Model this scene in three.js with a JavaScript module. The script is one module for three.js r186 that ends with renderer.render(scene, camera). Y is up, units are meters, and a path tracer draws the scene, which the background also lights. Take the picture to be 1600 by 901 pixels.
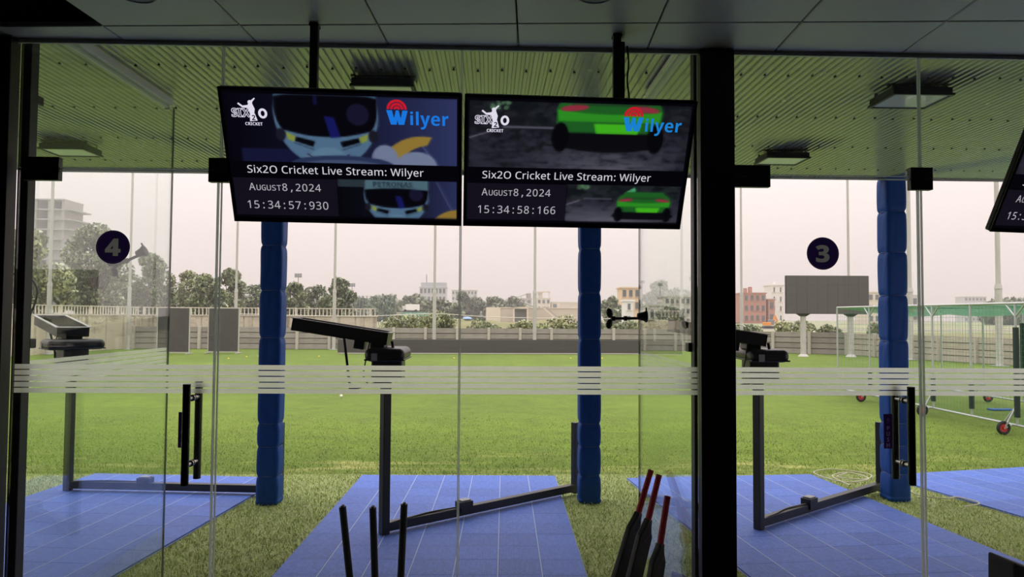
import * as THREE from 'three';
import { RoundedBoxGeometry } from 'three/addons/geometries/RoundedBoxGeometry.js';
import { mergeGeometries } from 'three/addons/utils/BufferGeometryUtils.js';
import { RectAreaLightUniformsLib } from 'three/addons/lights/RectAreaLightUniformsLib.js';

// ---------------------------------------------------------------- camera, sky, exposure
const scene = new THREE.Scene();
const camera = new THREE.PerspectiveCamera(43.82, 1600 / 901, 0.05, 2000);
camera.position.set(0, 1.88, 0);
camera.rotation.order = 'YXZ';
camera.rotation.set(0.03838, -0.0286, 0.0065);
scene.add(camera);
const renderer = new THREE.WebGLRenderer();
renderer.toneMapping = THREE.LinearToneMapping;
renderer.toneMappingExposure = 1.32;
renderer.shadowMap.enabled = true;
RectAreaLightUniformsLib.init();
const rgb0 = (r, g, b) => new THREE.Color().setRGB(r, g, b);
{ // hazy overcast sky: warm white at the horizon, brighter towards the zenith, the same all round
  const W = 64, H = 128, d = new Float32Array(W * H * 4);
  for (let j = 0; j < H; j++) {
    const s = Math.max(0, Math.sin(((j + 0.5) / H - 0.5) * Math.PI)), k = 1 + 2.4 * s;
    for (let i = 0; i < W; i++) d.set([0.7 * k, (0.58 + 0.08 * s) * k, (0.562 + 0.11 * s) * k, 1], (j * W + i) * 4);
  }
  const t = new THREE.DataTexture(d, W, H, THREE.RGBAFormat, THREE.FloatType);
  t.magFilter = THREE.LinearFilter; t.mapping = THREE.EquirectangularReflectionMapping; t.needsUpdate = true;
  scene.fog = new THREE.FogExp2(rgb0(1, 0.97, 0.94), 0.001);
  scene.background = t; scene.environment = t;
}

// ---------------------------------------------------------------- helpers
const V = (x, y, z) => new THREE.Vector3(x, y, z);
const rgb = (r, g, b) => new THREE.Color().setRGB(r, g, b);
function rng(seed) { let s = seed | 0; return () => { s = (s + 0x6d2b79f5) | 0; let t = Math.imul(s ^ (s >>> 15), 1 | s); t = (t + Math.imul(t ^ (t >>> 7), 61 | t)) ^ t; return ((t ^ (t >>> 14)) >>> 0) / 4294967296; }; }
const used = new Map();
function numbered(name) { const n = used.get(name) ?? 0; used.set(name, n + 1); return n ? name + '_' + String(n).padStart(3, '0') : name; }
function shade(o) { o.castShadow = true; o.receiveShadow = true; return o; }
function part(name, geo, mat, parent) { const m = shade(new THREE.Mesh(geo, mat)); m.name = name; parent.add(m); return m; }
function partAt(name, geo, mat, parent, x, y, z) { const m = part(name, geo, mat, parent); m.position.set(x, y, z); return m; }
function tag(o, label, category, group, kind) { Object.assign(o.userData, { label, category }); if (group) o.userData.group = group; if (kind) o.userData.kind = kind; return o; }
function thing(name, label, category, pos = [0, 0, 0], turn = 0, group, kind) {
  const o = new THREE.Group(); o.name = numbered(name); o.position.set(...pos); o.rotation.y = turn; scene.add(o);
  return tag(o, label, category, group, kind);
}
function solo(name, geo, mat, label, category, group, kind) { const m = part(numbered(name), geo, mat, scene); return tag(m, label, category, group, kind); }
function copyOf(src, name, label, pos, turn) { const c = src.clone(); c.name = numbered(name); c.userData = { ...src.userData, label }; c.position.set(...pos); c.rotation.y = turn; scene.add(c); return c; }
const B = (w, h, d, x = 0, y = 0, z = 0) => new THREE.BoxGeometry(w, h, d).translate(x, y, z);
const RB = (w, h, d, r, x = 0, y = 0, z = 0, s = 2) => new RoundedBoxGeometry(w, h, d, s, r).translate(x, y, z);
function rod(a, b, r, r2 = r, seg = 10) {
  const d = b.clone().sub(a), g = new THREE.CylinderGeometry(r2, r, d.length(), seg);
  g.applyQuaternion(new THREE.Quaternion().setFromUnitVectors(V(0, 1, 0), d.clone().normalize()));
  return g.translate((a.x + b.x) / 2, (a.y + b.y) / 2, (a.z + b.z) / 2);
}
function bar(a, b, w, h) { // box section from a to b, w across, h high
  const d = b.clone().sub(a), g = new THREE.BoxGeometry(d.length(), h, w);
  g.applyQuaternion(new THREE.Quaternion().setFromUnitVectors(V(1, 0, 0), d.clone().normalize()));
  return g.translate((a.x + b.x) / 2, (a.y + b.y) / 2, (a.z + b.z) / 2);
}
const tube = (pts, r, n = 40, seg = 6) => new THREE.TubeGeometry(new THREE.CatmullRomCurve3(pts), n, r, seg);
const merge = (list) => mergeGeometries(list.map((g) => { const q = g.index ? g.toNonIndexed() : g; for (const k of Object.keys(q.attributes)) if (!['position', 'normal', 'uv'].includes(k)) q.deleteAttribute(k); return q; }));
// tileable value noise
function lattice(n, seed) { const r = rng(seed), a = new Float32Array(n * n); for (let i = 0; i < a.length; i++) a[i] = r(); return (u, v) => { const x = u * n, y = v * n, xi = Math.floor(x), yi = Math.floor(y), fx = x - xi, fy = y - yi, sx = fx * fx * (3 - 2 * fx), sy = fy * fy * (3 - 2 * fy), g = (i, j) => a[(((j % n) + n) % n) * n + (((i % n) + n) % n)]; return (g(xi, yi) * (1 - sx) + g(xi + 1, yi) * sx) * (1 - sy) + (g(xi, yi + 1) * (1 - sx) + g(xi + 1, yi + 1) * sx) * sy; }; }
function tex(size, fn, srgb = false) {
  const d = new Uint8Array(size * size * 4);
  for (let j = 0; j < size; j++) for (let i = 0; i < size; i++) { const c = fn(i / size, j / size, i, j), o = (j * size + i) * 4; for (let k = 0; k < 3; k++) d[o + k] = Math.max(0, Math.min(255, Math.round(c[k] * 255))); d[o + 3] = 255; }
  const t = new THREE.DataTexture(d, size, size); t.magFilter = THREE.LinearFilter; t.wrapS = t.wrapT = THREE.RepeatWrapping; t.needsUpdate = true;
  if (srgb) t.colorSpace = THREE.SRGBColorSpace; return t;
}
const gray = (f) => (u, v, i, j) => { const g = f(u, v, i, j); return [g, g, g]; };
function rep(t, x, y) { const c = t.clone(); c.repeat.set(x, y); c.needsUpdate = true; return c; }
function canvas(w, h, draw) { const c = document.createElement('canvas'); c.width = w; c.height = h; draw(c.getContext('2d'), w, h); const t = new THREE.CanvasTexture(c); t.colorSpace = THREE.SRGBColorSpace; return t; }
function uvMetres(g, ax = 'x', ay = 'z', s = 1) { const p = g.attributes.position, uv = new Float32Array(p.count * 2), get = { x: (i) => p.getX(i), y: (i) => p.getY(i), z: (i) => p.getZ(i) }; for (let i = 0; i < p.count; i++) { uv[i * 2] = get[ax](i) * s; uv[i * 2 + 1] = get[ay](i) * s; } g.setAttribute('uv', new THREE.BufferAttribute(uv, 2)); return g; }
const S = (c, roughness = 0.7, metalness = 0, more = {}) => new THREE.MeshStandardMaterial({ color: c, roughness, metalness, ...more });
const P = (o) => new THREE.MeshPhysicalMaterial(o);
const n8 = lattice(8, 1), n16 = lattice(16, 2), n32 = lattice(32, 3), n64 = lattice(64, 4), n128 = lattice(128, 5), n256 = lattice(256, 6);
const fbm = (u, v) => 0.4 * n8(u, v) + 0.25 * n16(u, v) + 0.2 * n32(u, v) + 0.15 * n64(u, v);

// ---------------------------------------------------------------- materials
const mottled = tex(512, gray((u, v) => 0.78 + 0.3 * (fbm(u, v) - 0.5) + 0.1 * (n256(u, v) - 0.5)));
const fineBump = tex(256, gray((u, v, i, j) => 0.5 + 0.5 * (n128(u, v) - 0.5) + 0.3 * (n64(u, v) - 0.5)));
const M = {
  blackMetal: S(rgb(0.012, 0.012, 0.014), 0.42, 0.2, { bumpMap: rep(fineBump, 3, 3), bumpScale: 0.0002 }),
  blackPlastic: S(rgb(0.012, 0.012, 0.014), 0.38),
  darkFrame: S(rgb(0.02, 0.021, 0.023), 0.4, 0.3),
  greyPost: S(rgb(0.045, 0.046, 0.048), 0.45, 0.5),
  fitting: S(rgb(0.05, 0.05, 0.052), 0.35, 0.4),
  handleDark: S(rgb(0.06, 0.058, 0.055), 0.25, 0.9),
  steel: S(rgb(0.55, 0.53, 0.5), 0.28, 1),
  galv: S(rgb(0.52, 0.55, 0.55), 0.42, 0.6),
  whitePaint: S(rgb(0.62, 0.6, 0.57), 0.5, 0, { map: mottled }),
  glass: P({ color: rgb(0.97, 0.985, 0.975), roughness: 0, transmission: 1, ior: 1.5 }),
  finGlass: P({ color: rgb(0.94, 0.97, 0.955), roughness: 0.0, transmission: 1, ior: 1.5 }),
  glassEdge: P({ color: rgb(0.85, 0.88, 0.85), roughness: 0.8, transmission: 0.9 }),
  frost: P({ color: rgb(1, 0.99, 0.96), roughness: 0.8, transmission: 1, ior: 1.3, thickness: 0.001 }),
  ceilTile: S(rgb(0.76, 0.74, 0.72), 0.42, 0.15, { bumpMap: rep(fineBump, 4, 4), bumpScale: 0.0003 }),
  trimLight: S(rgb(0.55, 0.55, 0.53), 0.45, 0.3),
  plenum: S(rgb(0.03, 0.03, 0.03), 0.9),
  roomWall: S(rgb(0.1, 0.1, 0.105), 0.85),
  roomFloor: S(rgb(0.09, 0.09, 0.09), 0.6),
  concrete: S(rgb(0.32, 0.31, 0.29), 0.9, 0, { map: mottled }),
  blackFabric: S(rgb(0.014, 0.014, 0.016), 0.85),
};

// ---------------------------------------------------------------- the room
const FL = 0.28, CE = 3.115, GZ = -3.27; // floor, ceiling, glass plane
function struct(name, geo, mat, label) { const m = part(name, geo, mat, scene); m.userData = { kind: 'structure', label, category: name.split('_')[0] }; return m; }
struct('floor', B(10.4, 0.2, 7.0, 0, FL - 0.1, 0.2), M.roomFloor, 'dark floor of the viewing room');
struct('wall_back', B(10.4, 3.5, 0.2, 0, FL + 1.75, 3.8), M.roomWall, 'dark back wall of the viewing room');
struct('wall_left', B(0.2, 3.5, 7.2, -5.2, FL + 1.75, 0.2), M.roomWall, 'dark left wall of the viewing room');
struct('wall_right', B(0.2, 3.5, 7.2, 5.2, FL + 1.75, 0.2), M.roomWall, 'dark right wall of the viewing room');
struct('wall_front', merge([B(2.67, 3.5, 0.2, -3.765, FL + 1.75, -3.3), B(0.9, 3.5, 0.2, 4.75, FL + 1.75, -3.3), B(6.8, 0.64, 0.14, 0.93, 3.46, -3.2)]), M.roomWall, 'dark front wall and header around the glazing');
const ceiling = new THREE.Group(); ceiling.name = 'ceiling'; ceiling.userData = { kind: 'structure', label: 'suspended ceiling of square metal tiles', category: 'ceiling' }; scene.add(ceiling);
part('slab', B(10.4, 0.15, 7.2, 0, 3.86, 0.2), M.plenum, ceiling);
{
  const ang = 0.058, c = Math.cos(ang), s = Math.sin(ang), org = V(0.1, 0, -2.985), pitch = 0.595, gap = 0.007;
  const P2 = (a, b) => [org.x + a * c + b * s, org.z + a * s - b * c]; // a along the cross seam, b towards the glass
  const toGlass = (a) => (org.z + a * s - (GZ + 0.025)) / c;
  const tile = (a0, a1, b0, b1) => {
    const f = (a, b) => P2(a, b === null ? toGlass(a) : b), q = [f(a0, b0), f(a1, b0), f(a1, b1), f(a0, b1)];
    const sh = new THREE.Shape(q.map(([x, z]) => new THREE.Vector2(x, z)));
    const g = new THREE.ExtrudeGeometry(sh, { depth: 0.016, bevelEnabled: true, bevelThickness: 0.004, bevelSize: 0.004, bevelSegments: 1 });
    return g.rotateX(Math.PI / 2).translate(0, CE + 0.02, 0);
  };
  for (let i = -8; i < 8; i++) for (let r = -1; r < 6; r++) {
    if (i <= -4 && i >= -5 && r === 0) continue; // open tile over the door at the left
    const a0 = i * pitch + gap, a1 = (i + 1) * pitch - gap;
    const b1 = r < 0 ? null : -r * pitch - gap, b0 = r < 0 ? gap : -(r + 1) * pitch + gap;
    if (Math.abs(P2((a0 + a1) / 2, 0)[0]) > 4.7) continue;
    part('tile', tile(a0, a1, b0, b1), M.ceilTile, ceiling);
  }
  part('tee_bar', bar(V(...[P2(-3.55, 0)[0], CE + 0.012, P2(-3.55, 0)[1] ]), V(P2(-2.38, 0)[0], CE + 0.012, P2(-2.38, 0)[1]), 0.03, 0.03), M.trimLight, ceiling);
  part('plenum_channel', bar(V(-2.2, CE + 0.2, -2.98), V(-1.55, CE + 0.2, -2.95), 0.04, 0.05), M.galv, ceiling);
  part('edge_trim', B(9.9, 0.03, 0.014, 0, CE - 0.003, GZ + 0.016), M.trimLight, ceiling);
}
for (const [x, z, where] of [[-1.383, -2.765, 'near the open ceiling tile'], [0.392, -2.69, 'above the right half of the screens']]) {
  const d = thing('downlight', 'round recessed downlight ' + where, 'light', [x, CE - 0.002, z]);
  part('rim', new THREE.TorusGeometry(0.072, 0.007, 8, 36).rotateX(Math.PI / 2), M.trimLight, d);
  part('lens', new THREE.CylinderGeometry(0.068, 0.068, 0.006, 36), S(rgb(0.5, 0.5, 0.48), 0.5), d);
}
// columns and channels
struct('column', RB(0.3, 2.83, 0.07, 0.004, -2.293, 1.695, -3.24), M.blackMetal, 'black steel column at the left end of the glazing');
const colB = struct('column_001', RB(0.158, 2.83, 0.06, 0.004, 1.029, 1.695, -3.25), M.blackMetal, 'thick black steel column between the two doors');
struct('column_002', RB(0.2, 2.83, 0.07, 0.004, 4.2, 1.695, -3.24), M.blackMetal, 'black steel column right of the view');
struct('trim_1', RB(0.05, 3.0, 0.06, 0.004, -2.2, 1.78, -3.43), M.greyPost, 'grey glazing channel outside the left column');
struct('trim_2', merge([RB(0.032, 3.0, 0.06, 0.004, 0.985, 1.78, -3.43), B(0.02, 3.0, 0.05, 1.03, 1.78, -3.4)]), M.greyPost, 'grey glazing channel outside the middle column');

// glass panes with edges and frosted stripes
const STR = [1.535, 1.5615, 1.588, 1.6145, 1.641]; // stripe centre heights
function pane(owner, x0, x1, y0, y1, stripes, edges = 'lr', th = 0.012) {
  part('pane', B(x1 - x0, y1 - y0, th, (x0 + x1) / 2, (y0 + y1) / 2, GZ), M.glass, owner);
  const ew = owner.name.startsWith('door') ? 0.008 : 0.004, e = (x) => part('pane_edge', B(ew, y1 - y0, th + 0.001, x, (y0 + y1) / 2, GZ), M.glassEdge, owner);
  if (edges.includes('l')) e(x0 + ew / 2); if (edges.includes('r')) e(x1 - ew / 2);
  if (edges.includes('t')) part('pane_edge', B(x1 - x0, 0.005, th + 0.001, (x0 + x1) / 2, y1 - 0.0025, GZ), M.glassEdge, owner);
  if (edges.includes('b')) part('pane_edge', B(x1 - x0, 0.004, th + 0.001, (x0 + x1) / 2, y0 + 0.002, GZ), M.glassEdge, owner);
  if (stripes) for (const y of STR) part('frosted_stripe', B(x1 - x0 - 0.002, 0.0215, 0.0006, (x0 + x1) / 2, y, GZ - th / 2 - 0.0008), M.frost, owner);
}
function structGroup(name, label) { const g = new THREE.Group(); g.name = name; g.userData = { kind: 'structure', label, category: name.split('_')[0] }; scene.add(g); return g; }
pane(structGroup('window_1', 'fixed glass panel left of the middle joint'), -1.229, -0.1445, FL, CE - 0.012, true);
pane(structGroup('window_2', 'fixed glass panel between the middle joint and the black column'), -0.1425, 0.948, FL, CE - 0.012, true, 'l');
pane(structGroup('window_3', 'fixed glass panel right of the right door'), 1.998, 4.1, FL, CE - 0.012, true, 'l');
pane(structGroup('window_4', 'glass over-panel above the left door'), -2.13, -1.233, 2.532, CE - 0.012, false, 'rb');
pane(structGroup('window_5', 'glass over-panel above the right door'), 1.11, 1.995, 2.54, CE - 0.012, false, 'rb');

function numberTexture(ch) {
  return canvas(512, 512, (x, w, h) => {
    x.fillStyle = '#2a1a4c'; x.fillRect(0, 0, w, h);
    x.strokeStyle = '#43385a'; x.lineWidth = 7; x.beginPath(); x.arc(256, 256, 236, 0, 7); x.stroke();
    x.fillStyle = '#96938f'; x.strokeStyle = '#96938f'; x.lineWidth = 16; x.lineJoin = 'miter'; x.font = 'bold 350px sans-serif'; x.textAlign = 'center'; x.textBaseline = 'alphabetic';
    x.save(); x.translate(256, 384); x.scale(1.16, 1); x.fillText(ch, 0, 0); x.strokeText(ch, 0, 0); x.restore();
  });
}
const pushTex = canvas(128, 512, (x, w, h) => {
  x.fillStyle = '#241640'; x.fillRect(0, 0, w, h); x.strokeStyle = '#3a3050'; x.lineWidth = 4; x.strokeRect(5, 5, w - 10, h - 10);
  x.fillStyle = '#5d5570'; x.font = 'bold 82px sans-serif'; x.textAlign = 'center'; 'PUSH'.split('').forEach((c, i) => x.fillText(c, 64, 240 + i * 84));
  x.strokeStyle = '#4a4060'; x.lineWidth = 7; x.beginPath(); x.moveTo(40, 110); x.lineTo(64, 60); x.lineTo(88, 110); x.moveTo(64, 62); x.lineTo(64, 140); x.stroke();
});
function doorLeaf(name, label, x0, x1, top, num, hx, px, sx) {
  const d = structGroup(name, label);
  pane(d, x0, x1, FL + 0.01, top, true, 'rt');
  part('number_sticker', new THREE.CircleGeometry(0.0755, 64).translate(sx, 2.178, GZ + 0.0072), P({ map: numberTexture(num), roughness: 1, transmission: 0.9, ior: 1.1 }), d);
  part('push_sign', new THREE.PlaneGeometry(0.042, 0.158).translate(px, 1.363, GZ + 0.0075), P({ map: pushTex, roughness: 1, transmission: 0.9, ior: 1.1 }), d);
  const h = new THREE.Group(); h.name = 'handle'; d.add(h);
  for (const side of [1, -1]) part('pull_bar', new THREE.CylinderGeometry(0.0165, 0.0165, 0.44, 20).translate(hx, 1.352, GZ + side * 0.066), M.handleDark, h);
  for (const y of [1.505, 1.215]) { part('standoff', rod(V(hx, y, GZ - 0.055), V(hx, y, GZ + 0.055), 0.0095, 0.0095, 16), M.steel, h); for (const side of [1, -1]) part('standoff_washer', rod(V(hx, y, GZ + side * 0.0062), V(hx, y, GZ + side * 0.012), 0.015, 0.015, 16), M.steel, h); }
  return d;
}
const d4 = doorLeaf('door_1', 'left glass door with the number 4 sticker', -2.128, -1.238, 2.522, '4', -1.335, -1.372, -1.702);
const d3 = doorLeaf('door_2', 'right glass door with the number 3 sticker', 1.11, 1.988, 2.53, '3', 1.9, 1.825, 1.53);
function fittings(d, list) { for (const [x0, x1, y0, y1] of list) { const f = part('patch_fitting', RB(x1 - x0, (y1 - y0) / 2 - 0.001, 0.034, 0.003, (x0 + x1) / 2, y0 + (y1 - y0) * 0.25, GZ), M.fitting, d); part('patch_cover', RB(x1 - x0, (y1 - y0) / 2 - 0.001, 0.034, 0.003, (x0 + x1) / 2, y0 + (y1 - y0) * 0.75, GZ), M.fitting, f); } }
fittings(d4, [[-2.115, -1.948, 2.476, 2.582], [-1.283, -1.19, 2.476, 2.587]]);
fittings(d3, [[1.11, 1.285, 2.482, 2.585], [1.944, 2.049, 2.478, 2.584]]);

// ---------------------------------------------------------------- hanging screens
function logoBat(x, s) { // batsman emblem with lettering
  x.save(); x.scale(s, s); x.fillStyle = '#e4dff0'; x.strokeStyle = '#e4dff0';
  x.lineWidth = 3.2; x.font = 'bold 56px sans-serif'; x.strokeText('SIX', 4, 92);
  x.lineWidth = 2; x.beginPath(); x.arc(24, 72, 9, 0, 7); x.stroke(); x.beginPath(); x.arc(24, 72, 4, 0, 7); x.stroke();
  x.beginPath(); x.ellipse(148, 73, 21, 24, 0, 0, 7); x.ellipse(148, 73, 9, 13, 0, 0, 7); x.fill('evenodd');
  x.beginPath(); // player: helmet, raised bat, trunk, legs
  x.ellipse(95, 22, 11, 10, 0.2, 0, 7); x.fill();
  x.beginPath(); x.moveTo(84, 30); x.lineTo(104, 26); x.lineTo(114, 52); x.lineTo(110, 74); x.lineTo(90, 78); x.lineTo(84, 56); x.closePath(); x.fill();
  x.beginPath(); x.moveTo(88, 34); x.lineTo(60, 38); x.lineTo(42, 24); x.lineTo(36, 30); x.lineTo(58, 48); x.lineTo(90, 50); x.closePath(); x.fill();
  x.beginPath(); x.moveTo(98, 14); x.lineTo(116, 0); x.lineTo(120, 4); x.lineTo(106, 20); x.closePath(); x.fill();
  x.beginPath(); x.moveTo(90, 74); x.lineTo(112, 74); x.lineTo(122, 108); x.lineTo(86, 112); x.closePath(); x.fill();
  x.fillStyle = '#15121f'; x.font = 'bold 34px sans-serif'; x.fillText('2', 95, 106);
  x.fillStyle = '#e4dff0'; x.font = 'bold 20px sans-serif'; x.fillText('CRICKET', 62, 130);
  x.restore();
}
function logoArc(x, s, base, ink) {
  x.save(); x.scale(s, s);
  x.strokeStyle = '#c81a2c'; x.lineWidth = 11; for (const r of [9, 23, 37]) { x.beginPath(); x.arc(48, 46, r, Math.PI, 0); x.stroke(); }
  x.fillStyle = ink; x.beginPath(); x.moveTo(4, 50); x.lineTo(28, 50); x.lineTo(36, 84); x.lineTo(44, 50); x.lineTo(56, 50); x.lineTo(64, 84); x.lineTo(72, 50); x.lineTo(94, 50); x.lineTo(78, 112); x.lineTo(54, 112); x.lineTo(50, 92); x.lineTo(46, 112); x.lineTo(22, 112); x.closePath(); x.fill();
  x.font = 'bold 78px sans-serif'; x.fillText('ilyer', 98, 112); x.restore();
}
function overlay(x, time, ink) {
  x.fillStyle = '#05040a'; x.fillRect(0, 322, 1024, 74);
  x.fillStyle = '#dcd9e4'; x.textAlign = 'left'; x.save(); x.translate(72, 376); x.font = '50px sans-serif'; const tw = x.measureText('Six2O Cricket Live Stream: Wilyer').width; x.scale(792 / tw, 1); x.fillText('Six2O Cricket Live Stream: Wilyer', 0, 0); x.restore();
  x.fillStyle = '#14111c'; x.fillRect(6, 400, 462, 180);
  x.fillStyle = '#b9b6be'; x.font = '50px monospace'; x.fillText('A', 72, 460); x.font = '38px monospace'; x.fillText('UGUST', 104, 460); x.font = '50px monospace'; x.fillText('8,2024', 218, 460, 190);
  x.font = '52px monospace'; x.fillText(time, 52, 548, 392);
  x.save(); x.translate(30, 34); logoBat(x, 0.94); x.restore();
  x.save(); x.translate(700, 20); logoArc(x, 1.04, 0, ink); x.restore();
}
function blur(x, fn) { x.save(); fn(); x.restore(); }
function helmet(x, ox, oy, s) {
  x.save(); x.translate(ox, oy); x.scale(s, s);
  x.fillStyle = '#4d6a86'; x.beginPath(); x.ellipse(0, -10, 232, 250, 0, 0, 7); x.fill();
  x.fillStyle = '#3c5a72'; x.beginPath(); x.moveTo(-226, -96); x.quadraticCurveTo(0, -150, 226, -96); x.lineTo(220, -50); x.quadraticCurveTo(0, -96, -220, -50); x.fill();
  x.fillStyle = '#07060d'; x.beginPath(); x.moveTo(-224, -84); x.quadraticCurveTo(0, -126, 224, -84); x.quadraticCurveTo(236, 20, 196, 66); x.quadraticCurveTo(0, 128, -196, 66); x.quadraticCurveTo(-236, 20, -224, -84); x.fill();
  x.fillStyle = '#151858'; x.beginPath(); x.moveTo(-10, 0); x.lineTo(34, 6); x.lineTo(60, 96); x.lineTo(14, 100); x.closePath(); x.fill();
  x.fillStyle = '#12123a'; x.fillRect(-52, -90, 16, 40); x.fillStyle = '#16152c'; x.beginPath(); x.ellipse(140, -10, 50, 50, 0, 0, 7); x.fill();
  for (const k of [-1, 1]) {
    x.save(); x.scale(k, 1);
    x.fillStyle = '#06060b'; x.beginPath(); x.moveTo(56, 118); x.lineTo(140, 98); x.lineTo(146, 118); x.lineTo(66, 144); x.closePath(); x.fill();
    x.fillStyle = '#7f8a3c'; x.beginPath(); x.moveTo(142, 96); x.lineTo(184, 78); x.lineTo(176, 112); x.lineTo(148, 122); x.closePath(); x.fill();
    x.strokeStyle = '#27384a'; x.lineWidth = 5; x.beginPath(); x.moveTo(64, 156); x.lineTo(150, 126); x.stroke();
    x.fillStyle = '#1a1a26'; x.beginPath(); x.ellipse(206, 90, 22, 30, 0, 0, 7); x.fill();
    x.restore();
  }
  x.fillStyle = '#58778f'; x.beginPath(); x.moveTo(-40, 150); x.quadraticCurveTo(0, 140, 40, 150); x.lineTo(110, 200); x.lineTo(-110, 200); x.fill();
  x.strokeStyle = '#2c2238'; x.lineWidth = 6; x.beginPath(); x.moveTo(-96, 176); x.lineTo(-60, 200); x.moveTo(96, 176); x.lineTo(60, 200); x.stroke();
  x.restore();
}
function screenA(x) {
  x.fillStyle = '#05040a'; x.fillRect(0, 0, 1024, 594);
  const gr = x.createLinearGradient(0, 0, 1024, 0); gr.addColorStop(0, '#07060f'); gr.addColorStop(0.5, '#12142a'); gr.addColorStop(1, '#2f3660');
  const scene1 = (w, h) => {
    x.fillStyle = gr; x.fillRect(0, 0, 1024, 330);
    x.fillStyle = '#141634'; x.fillRect(60, 260, 260, 70);
    x.strokeStyle = '#474f68'; x.lineWidth = 14; x.beginPath(); x.moveTo(640, 20); x.lineTo(628, 140); x.lineTo(560, 300); x.stroke();
    x.strokeStyle = '#4a5076'; x.lineWidth = 8; x.beginPath(); x.moveTo(850, 220); x.lineTo(930, 330); x.stroke();
    x.fillStyle = '#8d7434'; x.beginPath(); x.moveTo(690, 270); x.quadraticCurveTo(770, 170, 900, 190); x.lineTo(880, 228); x.quadraticCurveTo(800, 240, 760, 300); x.closePath(); x.fill();
    x.fillStyle = '#6f7894'; x.beginPath(); x.ellipse(830, 320, 90, 62, 0, 0, 7); x.fill(); x.beginPath(); x.ellipse(690, 300, 60, 70, 0, 0, 7); x.fill();
    helmet(x, 440, 106, 0.98);
    x.fillStyle = '#283252'; x.beginPath(); x.ellipse(500, 330, 230, 46, 0, 0, 7); x.fill();
    x.fillStyle = '#3f4c6a'; x.beginPath(); x.ellipse(500, 344, 200, 40, 0, 0, 7); x.fill();
  };
  x.save(); x.beginPath(); x.rect(10, 14, 1004, 310); x.clip(); scene1(); x.restore();
  x.save(); x.beginPath(); x.rect(470, 396, 542, 184); x.clip();
  const g2 = x.createLinearGradient(470, 0, 1012, 0); g2.addColorStop(0, '#07070d'); g2.addColorStop(0.5, '#10101e'); g2.addColorStop(1, '#2b3158'); x.fillStyle = g2; x.fillRect(470, 396, 542, 184);
  x.fillStyle = '#28343a'; x.fillRect(470, 396, 170, 36);
  x.strokeStyle = '#474e74'; x.lineWidth = 6; x.beginPath(); x.moveTo(920, 400); x.lineTo(1000, 560); x.stroke();
  helmet(x, 735, 470, 0.64);
  x.fillStyle = '#4a6672'; x.beginPath(); x.moveTo(596, 396); x.lineTo(880, 396); x.lineTo(880, 444); x.quadraticCurveTo(735, 426, 590, 444); x.fill();
  x.fillStyle = '#141f2a'; x.font = 'bold 36px sans-serif'; x.fillText('PETRONAS', 628, 430, 214);
  x.fillStyle = '#8a7030'; x.beginPath(); x.moveTo(910, 580); x.quadraticCurveTo(950, 540, 1012, 534); x.lineTo(1012, 580); x.fill();
  x.restore();
}
function car(x, ox, oy, s) {
  x.save(); x.translate(ox, oy); x.scale(s, s);
  x.fillStyle = '#0a0a10'; x.fillRect(-210, 70, 420, 80);
  x.fillStyle = '#1d5a22'; x.beginPath(); x.moveTo(-210, 0); x.quadraticCurveTo(-200, -50, -120, -70); x.lineTo(120, -70); x.quadraticCurveTo(200, -50, 210, 0); x.lineTo(206, 90); x.lineTo(-206, 90); x.closePath(); x.fill();
  x.fillStyle = '#2c8a22'; x.beginPath(); x.moveTo(-206, 0); x.quadraticCurveTo(0, 30, 206, 0); x.lineTo(200, 44); x.lineTo(-200, 44); x.closePath(); x.fill();
  x.fillStyle = '#1c3d22'; x.fillRect(-150, -30, 300, 12); x.fillStyle = '#1d5a24'; x.fillRect(-150, -74, 300, 20);
  x.fillStyle = '#8e2c3c'; for (const k of [-1, 1]) { x.beginPath(); x.ellipse(k * 140, -8, 56, 12, k * 0.1, 0, 7); x.fill(); }
  x.fillStyle = '#3fae1e'; x.beginPath(); x.moveTo(-60, 52); x.lineTo(130, 52); x.lineTo(116, 92); x.lineTo(-50, 92); x.closePath(); x.fill();
  x.fillStyle = '#07070b'; for (const k of [-1, 1]) { x.beginPath(); x.ellipse(k * 190, 110, 34, 60, 0, 0, 7); x.fill(); }
  x.restore();
}
function road(x, x0, y0, w, h, r) {
  x.fillStyle = '#16161d'; x.fillRect(x0, y0, w, h);
  for (let i = 0; i < 160; i++) { const px = x0 + r() * w, py = y0 + r() * h * 0.4, g = 12 + r() * 26; x.fillStyle = `rgba(${g},${g + 4},${g + 8},0.6)`; x.beginPath(); x.ellipse(px, py, 8 + r() * 34, 5 + r() * 14, 0, 0, 7); x.fill(); }
  for (let i = 0; i < 14; i++) { const g = 70 + r() * 50; x.fillStyle = `rgb(${g * 0.7},${g},${g * 0.75})`; x.beginPath(); x.ellipse(x0 + w * (0.1 + 0.08 * r()), y0 + h * 0.1 * r(), 10, 8, 0, 0, 7); x.fill(); }
  for (let i = 0; i < 700; i++) { const t = r(), px = x0 + r() * w, py = y0 + h * (0.42 + 0.58 * t), g = 34 + 44 * t * (0.5 + 0.5 * Math.sin(px * 0.006 + 4)) + 14 * r(); x.fillStyle = `rgba(${g},${g},${g + 12},0.35)`; x.beginPath(); x.ellipse(px, py, 10 + 60 * t * r(), 4 + 9 * r(), 0, 0, 7); x.fill(); }
  x.strokeStyle = '#6e6b78'; x.lineWidth = 5; x.beginPath(); x.moveTo(x0, y0 + h * 0.55); x.lineTo(x0 + w * 0.12, y0 + h * 0.42); x.stroke();
  x.fillStyle = '#4c4c5a'; x.fillRect(x0 + w * 0.15, y0 + h * 0.36, w * 0.25, h * 0.035);
}
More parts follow.
